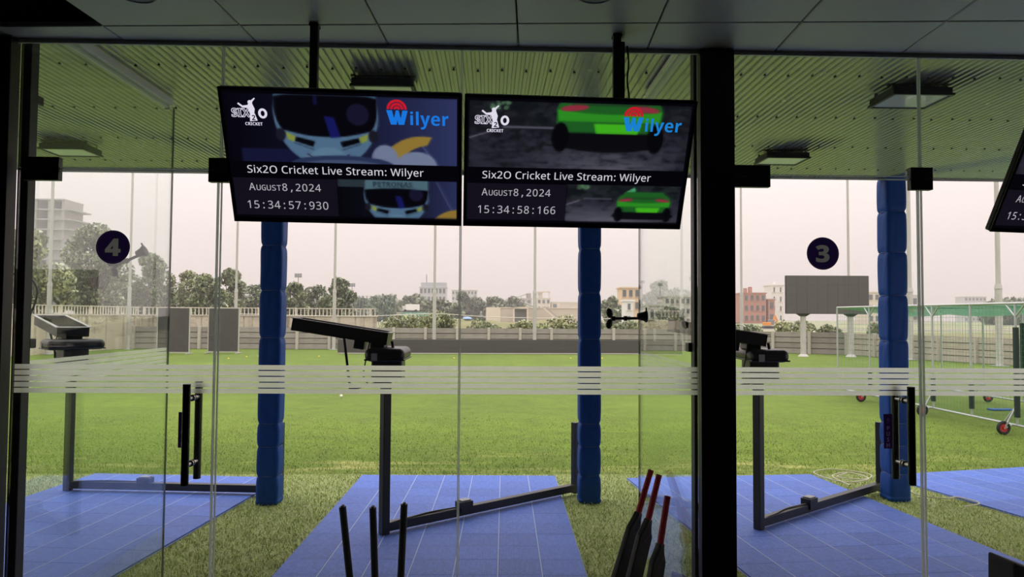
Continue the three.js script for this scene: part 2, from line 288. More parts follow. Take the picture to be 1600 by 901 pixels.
function screenB(x) {
  const r = rng(77); x.fillStyle = '#05040a'; x.fillRect(0, 0, 1024, 594);
  x.save(); x.beginPath(); x.rect(10, 14, 1004, 310); x.clip(); road(x, 10, 14, 1004, 310, r);
  x.fillStyle = '#0b0b10'; x.beginPath(); x.ellipse(640, 190, 250, 50, 0, 0, 7); x.fill(); car(x, 640, 46, 1.15); x.restore();
  x.save(); x.beginPath(); x.rect(470, 396, 542, 184); x.clip(); road(x, 470, 396, 542, 184, r); x.fillStyle = '#0b0b10'; x.beginPath(); x.ellipse(840, 548, 150, 20, 0, 0, 7); x.fill();
  x.fillStyle = '#4aa06c'; x.beginPath(); x.moveTo(740, 436); x.lineTo(790, 404); x.lineTo(800, 426); x.fill(); car(x, 840, 474, 0.62); x.restore();
}
function soft(draw, k) { // motion picture: drawn small, enlarged smoothly
  const a = document.createElement('canvas'); a.width = 1024 / k; a.height = 594 / k; const x = a.getContext('2d'); x.scale(1 / k, 1 / k); draw(x); return a;
}
const paintScreen = (film, time, ink) => (x) => { x.imageSmoothingEnabled = true; x.drawImage(soft(film, 9), 0, 0, 1024, 594); x.globalAlpha = 0.5; x.drawImage(soft(film, 4), 0, 0, 1024, 594); x.globalAlpha = 1; x.fillStyle = '#05040a'; x.fillRect(0, 0, 1024, 14); x.fillRect(0, 0, 8, 594); x.fillRect(1014, 0, 10, 594); overlay(x, time, ink); };
const showA = paintScreen(screenA, '15:34:57:930', '#1a78e0'), showB = paintScreen(screenB, '15:34:58:166', '#1c82d4');
const TW = 0.965, TH = 0.56;
function tv(label, pos, yaw, tilt, roll, draw, poleX, poleZ, glow) {
  const t = thing('television', label, 'television', pos, 0, 'hanging screens'); t.rotation.order = 'YXZ'; t.rotation.set(tilt, yaw, roll);
  part('housing', RB(TW, TH, 0.03, 0.008, 0, 0, -0.017), M.blackPlastic, t);
  part('rear_cover', RB(TW * 0.55, TH * 0.5, 0.035, 0.01, 0, -0.03, -0.047), M.blackPlastic, t);
  for (const [w, h, x, y] of [[TW, 0.011, 0, TH / 2 - 0.0055], [TW, 0.019, 0, -TH / 2 + 0.0095], [0.011, TH, -TW / 2 + 0.0055, 0], [0.011, TH, TW / 2 - 0.0055, 0]]) part('bezel', B(w, h, 0.006, x, y, 0.0005), M.blackPlastic, t);
  const map = canvas(1024, 594, draw);
  part('screen', new THREE.PlaneGeometry(TW - 0.02, TH - 0.028).translate(0, 0.004, -0.0008), new THREE.MeshStandardMaterial({ color: 0x050505, roughness: 0.35, emissive: 0xffffff, emissiveMap: map, emissiveIntensity: 0.72 }), t);
  const L = new THREE.RectAreaLight(new THREE.Color(0.6, 0.65, 1), 0.05, TW - 0.04, TH - 0.05); L.name = 'screen_glow'; L.position.set(0, 0, 0.006); L.rotation.y = Math.PI; t.add(L);
  return t;
}
tv('left hanging television showing a racing helmet', [-0.611, 2.524, -2.964], 0.014, 0.463, -0.01, showA);
tv('middle hanging television showing a green car on a road', [0.362, 2.524, -3.018], 0.05, 0.451, 0.0, showB);
{ const yaw = 0.2, tl = 0.457; const c = V(TW / 2, TH / 2, 0).applyEuler(new THREE.Euler(tl, yaw, 0, 'YXZ')); tv('right hanging television cut off by the picture edge', [2.202 + c.x, 2.268 + c.y, -3.1 + c.z], yaw, tl, 0, showB); }
for (const [x, z, which, y0, reach] of [[-0.761, -3.02, 'left television', 2.62, -2.982], [0.541, -3.075, 'middle television', 2.65, -3.002], [2.72, -3.19, 'right television', 2.66, -3.078]]) {
  const m = thing('television_mount', 'black ceiling pole mount carrying the ' + which, 'mount', [x, y0, z], 0, 'television mounts');
  const b = -0.012;
  part('pole', RB(0.034, CE - y0 - 0.01, 0.034, 0.004, 0, (CE - y0) / 2 - 0.005, b), M.blackMetal, m);
  part('ceiling_plate', RB(0.04, 0.012, 0.05, 0.003, 0, CE - y0 - 0.007, b), M.blackMetal, m);
  part('bracket', RB(0.16, 0.11, 0.02, 0.004, 0, 0.03, b - 0.022), M.blackMetal, m);
  for (const s of [-1, 1]) part('tilt_arm', B(0.012, 0.03, reach - (z + b - 0.022), s * 0.06, 0.03, (reach - z + b - 0.022) / 2), M.blackMetal, m);
  if (which === 'middle television') { part('second_pole', RB(0.03, CE - y0 - 0.01, 0.028, 0.004, 0.03, (CE - y0) / 2 - 0.005, b - 0.06), M.blackMetal, m); part('cable', tube([V(0.055, CE - y0 - 0.03, b - 0.05), V(0.062, 0.36, b - 0.05), V(0.056, 0.28, b - 0.05), V(0.064, 0.2, b - 0.05), V(0.05, 0.02, b - 0.03)], 0.004), M.blackPlastic, m); }
}

// ---------------------------------------------------------------- outside: ground, deck, canopy
const deck = struct('floor_deck', RB(10.4, 0.28, 0.92, 0.01, 0, 0.14, -3.86), M.concrete, 'narrow concrete step outside the glass');
const blade = (sx, sy, seed) => { const a = lattice(sx, seed), b = lattice(sy, seed + 1); return (u, v) => a(u, v) * 0.5 + b(u, v) * 0.5; };
const turfMap = tex(1024, (u, v) => {
  const str = n256(u * 0.25, v) * 0.5 + n128(u * 0.25, v * 2) * 0.3 + n256(u, v) * 0.5, coarse = fbm(u, v);
  const k = 0.52 + 0.5 * str + 0.45 * (coarse - 0.5), dry = Math.max(0, n64(u * 0.5, v * 2) - 0.72) * 1.2;
  return [0.155 * k + 0.16 * dry, 0.25 * k + 0.15 * dry, 0.02 * k + 0.04 * dry];
});
const turfBump = tex(512, gray((u, v) => n256(u, v) * 0.6 + n128(u * 0.5, v) * 0.4));
const apronMap = tex(1024, (u, v) => {
  const k = 0.45 + 0.6 * n256(u, v) + 0.35 * (n128(u, v) - 0.5) + 0.3 * (fbm(u, v) - 0.5);
  const straw = Math.max(0, n256(u + 0.37, v + 0.2) - 0.7);
  return [0.46 * k + 0.2 * straw, 0.53 * k + 0.18 * straw, 0.21 * k + 0.1 * straw];
});
const M2 = {
  turf: S(rgb(1, 1, 1), 0.95, 0, { map: rep(turfMap, 1 / 3, 1 / 3), vertexColors: true, bumpMap: rep(turfBump, 0.8, 0.8), bumpScale: 0.012 }),
  apron: S(rgb(1, 1, 1), 0.95, 0, { map: rep(apronMap, 0.55, 0.55), bumpMap: rep(turfBump, 0.7, 0.7), bumpScale: 0.012 }),
  bladeA: S(rgb(0.5, 0.6, 0.22), 0.8), bladeB: S(rgb(0.24, 0.345, 0.06), 0.8),
};
{ // field: a fine grid near the mats so that the worn sandy streaks can be copied in colour
  const xs = [], zs = []; for (let x = -24; x <= 26.001; x += x > -7 && x < 9 ? 0.125 : 0.5) xs.push(x); for (let z = -8.6; z >= -44.001; z -= z > -12 ? 0.04 : 0.4) zs.push(z);
  const pos = [], col = [], uv = [], nor = [], idx = [], h2 = lattice(16, 91), h3 = lattice(64, 92), h4 = lattice(8, 93);
  for (const z of zs) for (const x of xs) {
    pos.push(x, 0, z); uv.push(x, z); nor.push(0, 1, 0);
    const long = h2(x / 24, z / 3.1), fine = h3(x / 19, z / 2.6), patch = h4(x / 30, z / 24);
    const band = Math.exp(-(((z + 9.15) / 0.55) ** 2)), sand = Math.max(0, long * 0.6 + fine * 0.55 - 0.62) * 2.6 * band;
    const k = 0.93 + 0.2 * (patch - 0.5) + 0.12 * (long - 0.5);
    col.push(k * (1 + 0.06 * patch) + sand * 2.1, k + sand * 0.9, k * 0.95 + sand * 6.5);
  }
  const w = xs.length; for (let j = 0; j + 1 < zs.length; j++) for (let i = 0; i + 1 < w; i++) { const a = j * w + i; idx.push(a, a + 1, a + w, a + 1, a + w + 1, a + w); }
  const g = new THREE.BufferGeometry(); g.setAttribute('position', new THREE.Float32BufferAttribute(pos, 3)); g.setAttribute('normal', new THREE.Float32BufferAttribute(nor, 3)); g.setAttribute('uv', new THREE.Float32BufferAttribute(uv, 2)); g.setAttribute('color', new THREE.Float32BufferAttribute(col, 3)); g.setIndex(idx);
  struct('floor_field', g, M2.turf, 'bright green artificial turf of the playing field');
  struct('floor_apron', uvMetres(B(50, 0.06, 4.32, 1, -0.031, -6.46)), M2.apron, 'darker turf apron around the blue mats');
}
// mats: seven by twelve ribbed interlocking tiles each, pale seams along the run
const matRib = tex(256, gray((u, v) => { const a = Math.abs(((u * 24) % 1) - 0.5) * 2, b = Math.abs(((v * 24) % 1) - 0.5) * 2; return Math.min(1, Math.max(a > 0.45 ? 1 : 0, b > 0.75 ? 0.8 : 0)); }));
const matCol = tex(256, (u, v) => { const n = 0.86 + 0.25 * (n16(u, v) - 0.5) + 0.12 * (n128(u, v) - 0.5); return [0.1 * n, 0.21 * n, 0.74 * n]; });
const matMats = [0.92, 1, 1.07].map((k) => S(rgb(k, k, k), 0.6, 0, { map: matCol, bumpMap: matRib, bumpScale: 0.0025 }));
const matSeam = S(rgb(0.36, 0.45, 0.75), 0.6);
const MT = 0.322, matTile = [0, 1].map(() => { const g = RB(MT - 0.0085, 0.016, MT - 0.002, 0.002, 0, 0, 0, 1); return g; });
const matStrip = B(0.008, 0.0125, 12 * MT - 0.01);
const bladeZones = [];
function mat(label, x, z, turn) { // (x, z): middle of the far edge
  const m = thing('bay_mat', label, 'mat', [x, 0.002, z], turn, 'blue bay mats'), r = rng(Math.round(x * 100) + 7);
  part('underlay', B(7 * MT + 0.004, 0.006, 12 * MT, 0, 0.003, 6 * MT), matSeam, m);
  for (let i = 0; i < 6; i++) partAt('seam_strip', matStrip, matSeam, m, (i - 2.5) * MT, 0.0132, 6 * MT);
  for (let i = 0; i < 7; i++) for (let j = 0; j < 12; j++) partAt('tile', matTile[0], matMats[Math.floor(r() * 3)], m, (i - 3) * MT, 0.0105 + 0.0008 * r(), (j + 0.5) * MT);
  bladeZones.push([x, z, turn]);
}
mat('blue ribbed mat in front of the door numbered 4', -3.48, -8.46, -0.1);
mat('blue ribbed mat in the middle bay behind the stumps', -0.365, -8.46, -0.018);
mat('blue ribbed mat right of the black column', 2.7, -8.42, 0.094);
mat('blue ribbed mat at the far right edge of the view', 5.74, -8.72, 0.218);
{ // short blades on the near turf
  const r = rng(5), inMat = (x, z) => bladeZones.some(([mx, mz, t]) => { const dx = x - mx, dz = z - mz, lx = dx * Math.cos(t) - dz * Math.sin(t), lz = dx * Math.sin(t) + dz * Math.cos(t); return Math.abs(lx) < 3.5 * MT + 0.012 && lz > -0.012 && lz < 12 * MT + 0.01; });
  const g = new THREE.BufferGeometry(); g.setAttribute('position', new THREE.Float32BufferAttribute([-0.003, 0, 0, 0.003, 0, 0, 0.0015, 0.016, 0.004, -0.0005, 0.026, 0.012], 3)); g.setIndex([0, 1, 2, 0, 2, 3]); g.computeVertexNormals();
  const field = (name, n, x0, x1, z0, z1, mt, label, lift) => {
    const m4 = [], q = new THREE.Quaternion(), e = new THREE.Euler(), o = new THREE.Matrix4(), cols = [], c = new THREE.Color();
    for (let i = 0; i < n; i++) { const x = x0 + r() * (x1 - x0), z = z0 + r() * (z1 - z0); if (inMat(x, z) || (z < -8.6 && r() < (-8.0 - z) / 6)) continue; e.set((r() - 0.5) * 0.9, r() * 6.283, (r() - 0.5) * 0.9); q.setFromEuler(e); const s = 0.7 + r() * 0.7; o.compose(V(x, lift, z), q, V(s, s * (0.7 + r() * 0.5), s)); m4.push(o.clone()); const k = 0.55 + 0.75 * r(), dry = r() < 0.12 ? 0.12 : 0; cols.push(c.clone().setRGB(k + dry * 3, k + dry, k + dry * 4)); }
    const im = new THREE.InstancedMesh(g, mt, m4.length); m4.forEach((m, i) => { im.setMatrixAt(i, m); im.setColorAt(i, cols[i]); }); im.name = name; shade(im); tag(im, label, 'grass', null, 'stuff'); scene.add(im);
  };
  field('apron_grass', 150000, -5.6, 7.6, -8.6, -4.6, M2.bladeA, 'short olive turf blades around the blue mats', -0.004);
  field('field_grass', 150000, -9, 11, -14, -8.6, M2.bladeB, 'short bright turf blades at the near edge of the field', -0.004);
}
// canopy: trapezoidal sheet, ribs run outwards
const CY = 3.36;
{
  const can = structGroup('canopy', 'corrugated metal canopy over the bays');
  const pitch = 0.0485, x0 = -8.7, n = 371, prof = [[0, 0.011], [0.008, 0.011], [0.014, 0], [0.034, 0], [0.04, 0.011]], pos = [], nor = [];
  const pts = []; for (let i = 0; i < n; i++) for (const [a, b] of prof) pts.push([x0 + i * pitch + a, CY + b]);
  for (let i = 0; i + 1 < pts.length; i++) { const [ax, ay] = pts[i], [bx, by] = pts[i + 1], l = Math.hypot(bx - ax, by - ay), nx = (by - ay) / l, ny = -(bx - ax) / l, za = -3.42, zb = -7.42; for (const [x, y, z] of [[ax, ay, za], [ax, ay, zb], [bx, by, za], [bx, by, za], [ax, ay, zb], [bx, by, zb]]) { pos.push(x, y, z); nor.push(nx, ny, 0); } }
  const g = new THREE.BufferGeometry(); g.setAttribute('position', new THREE.Float32BufferAttribute(pos, 3)); g.setAttribute('normal', new THREE.Float32BufferAttribute(nor, 3)); uvMetres(g);
  part('corrugated_sheet', g, S(rgb(0.4, 0.405, 0.4), 0.3, 0.5, { roughnessMap: rep(tex(256, (u, v) => { const k = 0.75 + 0.5 * (fbm(u, v) - 0.5); return [k, k, k]; }), 0.7, 0.3) }), can);
  part('roof_deck', B(18, 0.08, 4.3, 0.3, CY + 0.075, -5.3), M.concrete, can);
  part('eave_flashing', B(18, 0.06, 0.015, 0.3, CY + 0.012, -7.43), S(rgb(0.3, 0.32, 0.3), 0.5, 0.4), can);
  const sc = []; for (const z of [-4.27, -5.17, -6.07, -6.97]) for (let i = 0; i < n; i += 3) sc.push(new THREE.CylinderGeometry(0.006, 0.01, 0.01, 6).translate(x0 + i * pitch + 0.024, CY - 0.005, z + 0.012 * Math.sin(i * 7.3)));
  const s = part('screw_heads', merge(sc), M.blackMetal, can); s.userData.kind = 'stuff';
}
// floodlights and batten lights under the canopy
const lampGlass = P({ color: rgb(0.75, 0.78, 0.74), roughness: 0.35, metalness: 0.0, clearcoat: 1, clearcoatRoughness: 0.03 });
function flood(label, x, z) {
  const f = thing('floodlight', label, 'floodlight', [x, CY, z], 0, 'floodlights under the canopy');
  part('housing', RB(0.38, 0.045, 0.3, 0.012, 0, -0.05, 0), M.blackMetal, f);
  part('bezel', merge([B(0.39, 0.014, 0.02, 0, -0.077, 0.148), B(0.39, 0.014, 0.02, 0, -0.077, -0.148), B(0.02, 0.014, 0.3, 0.185, -0.077, 0), B(0.02, 0.014, 0.3, -0.185, -0.077, 0)]), M.blackMetal, f);
  part('lens', B(0.35, 0.006, 0.275, 0, -0.076, 0), lampGlass, f);
  for (const s of [-1, 1]) part('bracket_arm', merge([bar(V(s * 0.17, -0.002, 0.09), V(s * 0.17, -0.034, 0.1), 0.025, 0.006), bar(V(s * 0.17, -0.002, -0.09), V(s * 0.17, -0.034, -0.1), 0.025, 0.006)]), M.blackMetal, f);
  part('mounting_strap', B(0.4, 0.006, 0.03, 0, -0.004, 0.09), M.blackMetal, f);
  const fins = []; for (let i = -6; i <= 6; i++) fins.push(B(0.006, 0.014, 0.26, i * 0.027, -0.024, 0)); part('cooling_fins', merge(fins), M.blackMetal, f);
}
flood('floodlight under the canopy half hidden behind the left television', -0.68, -4.5);
flood('floodlight high up under the canopy at the right, near the glass joint', 2.69, -4.5);
flood('smaller looking floodlight just right of the black column', 2.59, -6.3);
flood('floodlight at the far left above the door numbered 4', -3.68, -6.32);
for (const [x, z0, z1, where] of [[-2.23, -3.5, -4.95, 'above the door numbered 4'], [1.03, -3.5, -4.65, 'beside the black column']]) {
  const b = thing('batten_light', 'white batten light under the canopy ' + where, 'light', [x, CY, (z0 + z1) / 2], 0, 'batten lights');
  const l = z0 - z1; part('body', RB(0.06, 0.05, l, 0.006, 0, -0.026, 0), S(rgb(0.8, 0.8, 0.78), 0.5), b);
  part('tube', rod(V(0.0, -0.065, -l / 2 + 0.03), V(0.0, -0.065, l / 2 - 0.03), 0.013, 0.013, 12), S(rgb(0.7, 0.72, 0.7), 0.3), b);
  for (const s of [-1, 1]) part('tube_holder', B(0.03, 0.04, 0.02, 0, -0.065, s * (l / 2 - 0.02)), M.trimLight, b);
}
// ---------------------------------------------------------------- padded posts
const padMap = tex(256, (u, v) => { const k = 0.9 + 0.35 * (fbm(u, v) - 0.5); return [0.014 * k, 0.07 * k, 0.3 * k]; });
const padMat = P({ color: rgb(1, 1, 1), roughness: 0.5, specularIntensity: 0.25, map: padMap });
function padGeo(h, seed) { // soft square pad, pinched and creased at both ends
  const r = rng(seed), N = 48, R = 14, w = 0.108, pos = [], uv = [], idx = [], ph = Array.from({ length: 9 }, () => r() * 6.283), am = Array.from({ length: 9 }, () => r());
  for (let j = 0; j <= R; j++) {
    const t = j / R, e = Math.min(t, 1 - t) * h, pin = Math.exp(-e / 0.018), crease = Math.exp(-e / 0.07);
    for (let i = 0; i <= N; i++) {
      const a = (i / N) * 2 * Math.PI, c = Math.cos(a), s = Math.sin(a), q = 1 / Math.pow(Math.pow(Math.abs(c), 9) + Math.pow(Math.abs(s), 9), 1 / 9);
      let k = w * q * (1 - 0.1 * pin) + 0.003 * Math.sin(t * Math.PI);
      for (let m = 0; m < 9; m++) k += crease * 0.0011 * am[m] * Math.sin((5 + m * 3) * a + ph[m]) + 0.0006 * am[m] * Math.sin((2 + m) * a + ph[m] + t * 5);
      pos.push(k * c, t * h, k * s); uv.push((i / N) * 2, t * h * 2);
    }
  }
  for (let j = 0; j < R; j++) for (let i = 0; i < N; i++) { const b = j * (N + 1) + i; idx.push(b, b + N + 1, b + 1, b + 1, b + N + 1, b + N + 2); }
  const g = new THREE.BufferGeometry(); g.setAttribute('position', new THREE.Float32BufferAttribute(pos, 3)); g.setAttribute('uv', new THREE.Float32BufferAttribute(uv, 2)); g.setIndex(idx); g.computeVertexNormals(); return g;
}
function paddedPost(label, x, z, seed) {
  const p = thing('padded_post', label, 'post', [x, 0, z], 0, 'blue padded posts'), hs = [0, 0.28, 0.57, 0.8, 1.22, 1.65, 2.12, 2.57, 3.0, 3.36];
  part('core', RB(0.15, 3.35, 0.15, 0.01, 0, 1.68, 0), M.galv, p);
  for (let i = 0; i + 1 < hs.length; i++) { const g = padGeo(hs[i + 1] - hs[i] - 0.004, seed * 31 + i); partAt('pad', g, padMat, p, 0, hs[i] + 0.002, 0); }
  for (const y of hs.slice(1, -1)) part('cinch_cord', new THREE.TorusGeometry(0.108, 0.004, 5, 24).rotateX(Math.PI / 2).translate(0, y, 0), S(rgb(0.08, 0.13, 0.3), 0.6), p);
  part('skirt', padGeo(0.06, seed * 17).scale(1.06, 1, 1.06), padMat, p);
}
paddedPost('blue padded post below the left television', -2.204, -7.312, 1);
paddedPost('blue padded post below the middle television', 1.007, -7.35, 2);
paddedPost('blue padded post behind the door numbered 3', 4.216, -7.416, 3);
// ---------------------------------------------------------------- swing frames with the ball machines
const machineWhite = S(rgb(0.6, 0.58, 0.55), 0.4);
function machine(label, x, z, turn, len) {
  const g = thing('ball_machine', label, 'ball machine', [x, 0.0215, z], turn, 'ball machines on swing frames');
  part('tall_post', RB(0.072, 1.47, 0.072, 0.006, 0, 0.735, 0), M.darkFrame, g);
  part('base_beam', RB(len, 0.075, 0.07, 0.006, len / 2, 0.06, 0), M.darkFrame, g);
  part('short_post', RB(0.06, 0.74, 0.06, 0.005, len + 0.02, 0.37, 0), M.darkFrame, g);
  const bx = part('junction_box', RB(0.14, 0.1, 0.1, 0.006, 0.84, 0.1, 0), M.darkFrame, g); part('box_lid', RB(0.1, 0.012, 0.08, 0.004, 0.84, 0.156, 0), S(rgb(0.3, 0.3, 0.3), 0.4), bx);
  part('power_cord', tube([V(0.04, 0.09, 0.02), V(0.2, 0.104, 0.03), V(0.45, 0.104, -0.01), V(0.76, 0.108, 0.02)], 0.007), M.blackPlastic, g);
  // head: turned so that the chute drops to the right
  const h = new THREE.Group(); h.name = 'machine_head'; h.rotation.y = -0.667; g.add(h);
  const body = part('body', RB(0.33, 0.11, 0.54, 0.05, 0.02, 1.53, 0, 5), M.blackPlastic, h);
  part('body_base', RB(0.26, 0.2, 0.24, 0.02, 0.02, 1.4, 0), M.blackPlastic, h);
  part('body_seam', RB(0.33, 0.014, 0.54, 0.006, 0.02, 1.49, 0), M.darkFrame, h);
  part('label_plate', B(0.05, 0.06, 0.003, -0.06, 1.515, 0.272), S(rgb(0.35, 0.36, 0.34), 0.4), h);
  const tilt = -0.152, T = (x, y, z) => V(x, y, z).applyAxisAngle(V(0, 0, 1), tilt).add(V(-0.37, 1.72, 0)), tr = (gg) => gg.rotateZ(tilt).translate(-0.37, 1.72, 0);
  const L = 0.8, Wd = 0.3, Ht = 0.105;
  part('feed_tray', merge([tr(B(L, 0.006, Wd, 0, -Ht / 2 + 0.003, 0)), tr(B(L, Ht, 0.006, 0, 0, Wd / 2)), tr(B(L, Ht, 0.006, 0, 0, -Wd / 2)), tr(B(0.006, Ht, Wd, -L / 2, 0, 0)), tr(B(0.006, Ht, Wd, L / 2, 0, 0))]), M.blackPlastic, h);
  part('tray_rim', merge([tr(B(L + 0.03, 0.006, 0.03, 0, Ht / 2, Wd / 2 + 0.006)), tr(B(L + 0.03, 0.006, 0.03, 0, Ht / 2, -Wd / 2 - 0.006)), tr(B(0.03, 0.006, Wd, -L / 2 - 0.006, Ht / 2, 0)), tr(B(0.03, 0.006, Wd, L / 2 + 0.006, Ht / 2, 0))]), S(rgb(0.42, 0.41, 0.4), 0.35), h);
  part('tray_divider', tr(B(0.5, 0.05, 0.03, 0.05, 0.0, 0.1)), S(rgb(0.42, 0.41, 0.4), 0.35), h);
  part('ball_drop', merge([tr(RB(0.09, 0.08, 0.12, 0.008, 0.16, -0.088, 0)), tr(RB(0.12, 0.05, 0.2, 0.008, 0.32, -0.075, 0))]), M.blackPlastic, h);
  part('tray_support', merge([rod(V(-0.04, 1.56, 0.05), V(-0.04, 1.66, 0.05), 0.018), rod(V(-0.04, 1.56, -0.06), V(-0.04, 1.66, -0.06), 0.018), rod(V(0.07, 1.57, 0.09), V(0.06, 1.64, 0.09), 0.012)]), M.blackMetal, h);
  part('brace_rod', rod(V(-0.34, 1.68, 0.12), V(-0.3, 1.22, 0.02), 0.011), M.blackMetal, h);
  part('brace_foot', bar(V(-0.31, 1.22, 0.02), V(0, 1.3, 0), 0.02, 0.02), M.blackMetal, h);
  part('hanging_cable', tube([V(-0.12, 1.66, 0.1), V(-0.15, 1.5, 0.12), V(-0.17, 1.33, 0.1), V(-0.1, 1.255, 0.06), V(0.0, 1.33, 0.0)], 0.006), M.blackPlastic, h);
  return g;
}
const mA = machine('black ball machine with a sloping feed tray, mid view between the posts', -0.898, -6.199, 0.667, 2.26);
copyOf(mA, 'ball_machine', 'black ball machine with an open pale rimmed tray behind the door numbered 4', [-4.44, 0.0215, -7.75], -0.09);
copyOf(mA, 'ball_machine', 'black ball machine half hidden behind the black column', [2.37, 0.0215, -6.321], 0.64);
// ---------------------------------------------------------------- glass fins, mounts, bats, stumps, bags
function fin(label, x, zEnd) {
  const f = thing('glass_fin', label, 'glass panel', [x, 0, 0], 0, 'glass side fins'), z0 = -3.47;
  // side view (z to the left), notched over the step
  const sh = new THREE.Shape([[-z0, 0.29], [4.335, 0.29], [4.335, 0.01], [-zEnd, 0.01], [-zEnd, 3.3], [-z0, 3.3]].map(([a, b]) => new THREE.Vector2(a, b)));
  const g = new THREE.ExtrudeGeometry(sh, { depth: 0.012, bevelEnabled: false }).rotateY(Math.PI / 2).translate(-0.006, 0, 0);
  part('pane', g, M.finGlass, f);
  part('pane_edge', B(0.013, 3.29, 0.003, 0, 1.655, zEnd - 0.001), S(rgb(0.12, 0.16, 0.14), 0.3), f);
  for (const y of STR) part('frosted_stripe', B(0.0006, 0.0215, -z0 + zEnd < 0 ? z0 - zEnd - 0.01 : 0.1, x < 0 ? -0.0068 : 0.0068, y, (z0 + zEnd) / 2), M.frost, f);
  for (const y of [0.6, 1.735, 2.9]) part('clamp', RB(0.05, 0.045, 0.06, 0.006, 0, y, z0 - 0.005), M.fitting, f);
}
fin('glass side panel outside the left column, behind the door numbered 4', -2.2, -4.96);
fin('glass side panel outside the middle column, behind the bats', 0.978, -4.71);
function suction(label, pos, lean, side) { // cup presses on the fin, arm runs off it
  const s = thing('suction_mount', label, 'mount', pos, 0, 'suction mounts on the glass'), g = new THREE.Group(); g.name = 'mount_body'; g.rotation.z = lean; s.add(g);
  part('cup', new THREE.LatheGeometry([[0.0, 0], [0.036, 0], [0.038, 0.006], [0.028, 0.022], [0.02, 0.06], [0, 0.064]].map(([a, b]) => new THREE.Vector2(a, b)), 24).rotateZ(Math.PI / 2), M.blackPlastic, g);
  part('lever', bar(V(-0.004, 0.03, 0), V(-0.006, 0.055, 0), 0.008, 0.008), M.blackPlastic, g);
  part('arm', rod(V(-0.05, -0.012, 0), V(-0.21, -0.014, 0), 0.009), M.blackPlastic, g);
  part('knuckle', merge([rod(V(-0.125, -0.013, 0), V(-0.145, -0.013, 0), 0.016), RB(0.03, 0.03, 0.03, 0.008, -0.212, -0.014, 0)]), M.blackPlastic, g);
  for (const k of [-1, 1]) part('clamp_jaw', new THREE.SphereGeometry(0.03, 16, 12).scale(0.7, 1.05, 0.6).rotateZ(k * 0.25).translate(-0.235, -0.014 + k * 0.033, 0.006 * k), M.blackPlastic, g);
}
suction('black suction mount with a clamp arm beside the middle padded post', [0.969, 1.883, -4.44], 0.0);
suction('black suction mount behind the number 4 sticker', [-2.224, 2.285, -4.66], 0.42);
const gripMat = S(rgb(0.42, 0.012, 0.03), 0.55, 0, { bumpMap: rep(tex(64, gray((u, v) => Math.abs(((v * 8 + u) % 1) - 0.5) * 2)), 1, 3), bumpScale: 0.0012 });
const bladeTex = canvas(256, 1024, (x) => {
  x.fillStyle = '#0b0b0e'; x.fillRect(0, 0, 256, 1024); const r = rng(9);
  for (let i = 0; i < 26; i++) { x.fillStyle = ['#8c2a5c', '#5a2a78', '#3a3a48', '#23242e'][Math.floor(r() * 4)]; x.save(); x.translate(128 + (r() - 0.5) * 120, 90 + r() * 330); x.rotate(-0.9); x.fillRect(-8, -2, 10 + r() * 34, 4 + r() * 6); x.restore(); }
});
const bladeMat = S(rgb(1, 1, 1), 0.4, 0, { map: bladeTex });
function bat(label, top, toe, roll) {
  const d = V(...toe).sub(V(...top)), L = d.length(), b = thing('cricket_bat', label, 'cricket bat', top, 0, 'cricket bats leaning on the glass');
  b.quaternion.setFromUnitVectors(V(0, -1, 0), d.normalize()).multiply(new THREE.Quaternion().setFromAxisAngle(V(0, 1, 0), roll));
  part('grip', new THREE.CylinderGeometry(0.0165, 0.0175, 0.255, 18).translate(0, -0.1285, 0), gripMat, b);
  part('grip_end', new THREE.CylinderGeometry(0.014, 0.0185, 0.012, 18).translate(0, -0.006, 0), gripMat, b);
  const h = L - 0.255, sh = new THREE.Shape(); sh.moveTo(-0.015, 0.0); sh.quadraticCurveTo(-0.02, -0.045, -0.05, -0.09); sh.lineTo(-0.054, -h + 0.03); sh.quadraticCurveTo(-0.053, -h, -0.03, -h); sh.lineTo(0.03, -h); sh.quadraticCurveTo(0.053, -h, 0.054, -h + 0.03); sh.lineTo(0.05, -0.09); sh.quadraticCurveTo(0.02, -0.045, 0.015, 0.0);
  const g = new THREE.ExtrudeGeometry(sh, { depth: 0.018, bevelEnabled: true, bevelThickness: 0.008, bevelSize: 0.004, bevelSegments: 2 }).translate(0, 0, -0.009);
  const p = g.attributes.position; for (let i = 0; i < p.count; i++) if (p.getZ(i) < 0) p.setZ(i, p.getZ(i) - 0.022 * Math.max(0, 1 - Math.abs(p.getX(i)) / 0.055) * Math.min(1, -p.getY(i) / 0.2)); // spine on the back
  const uv = new Float32Array(p.count * 2); for (let i = 0; i < p.count; i++) { uv[i * 2] = 0.5 + p.getX(i) / 0.12; uv[i * 2 + 1] = 1 + p.getY(i) / 0.6; } g.setAttribute('uv', new THREE.BufferAttribute(uv, 2)); g.computeVertexNormals();
  part('bat_blade', g.translate(0, -0.25, 0), bladeMat, b);
}
bat('red gripped cricket bat, leftmost of the three', [0.922, 1.005, -4.12], [0.677, 0.292, -4.02], 0.75);
bat('red gripped cricket bat in the middle of the three', [0.945, 1.0, -4.02], [0.735, 0.292, -3.9], 0.7);
bat('shortest standing red gripped cricket bat, rightmost of the three', [0.948, 0.926, -3.84], [0.83, 0.292, -3.78], 0.7);
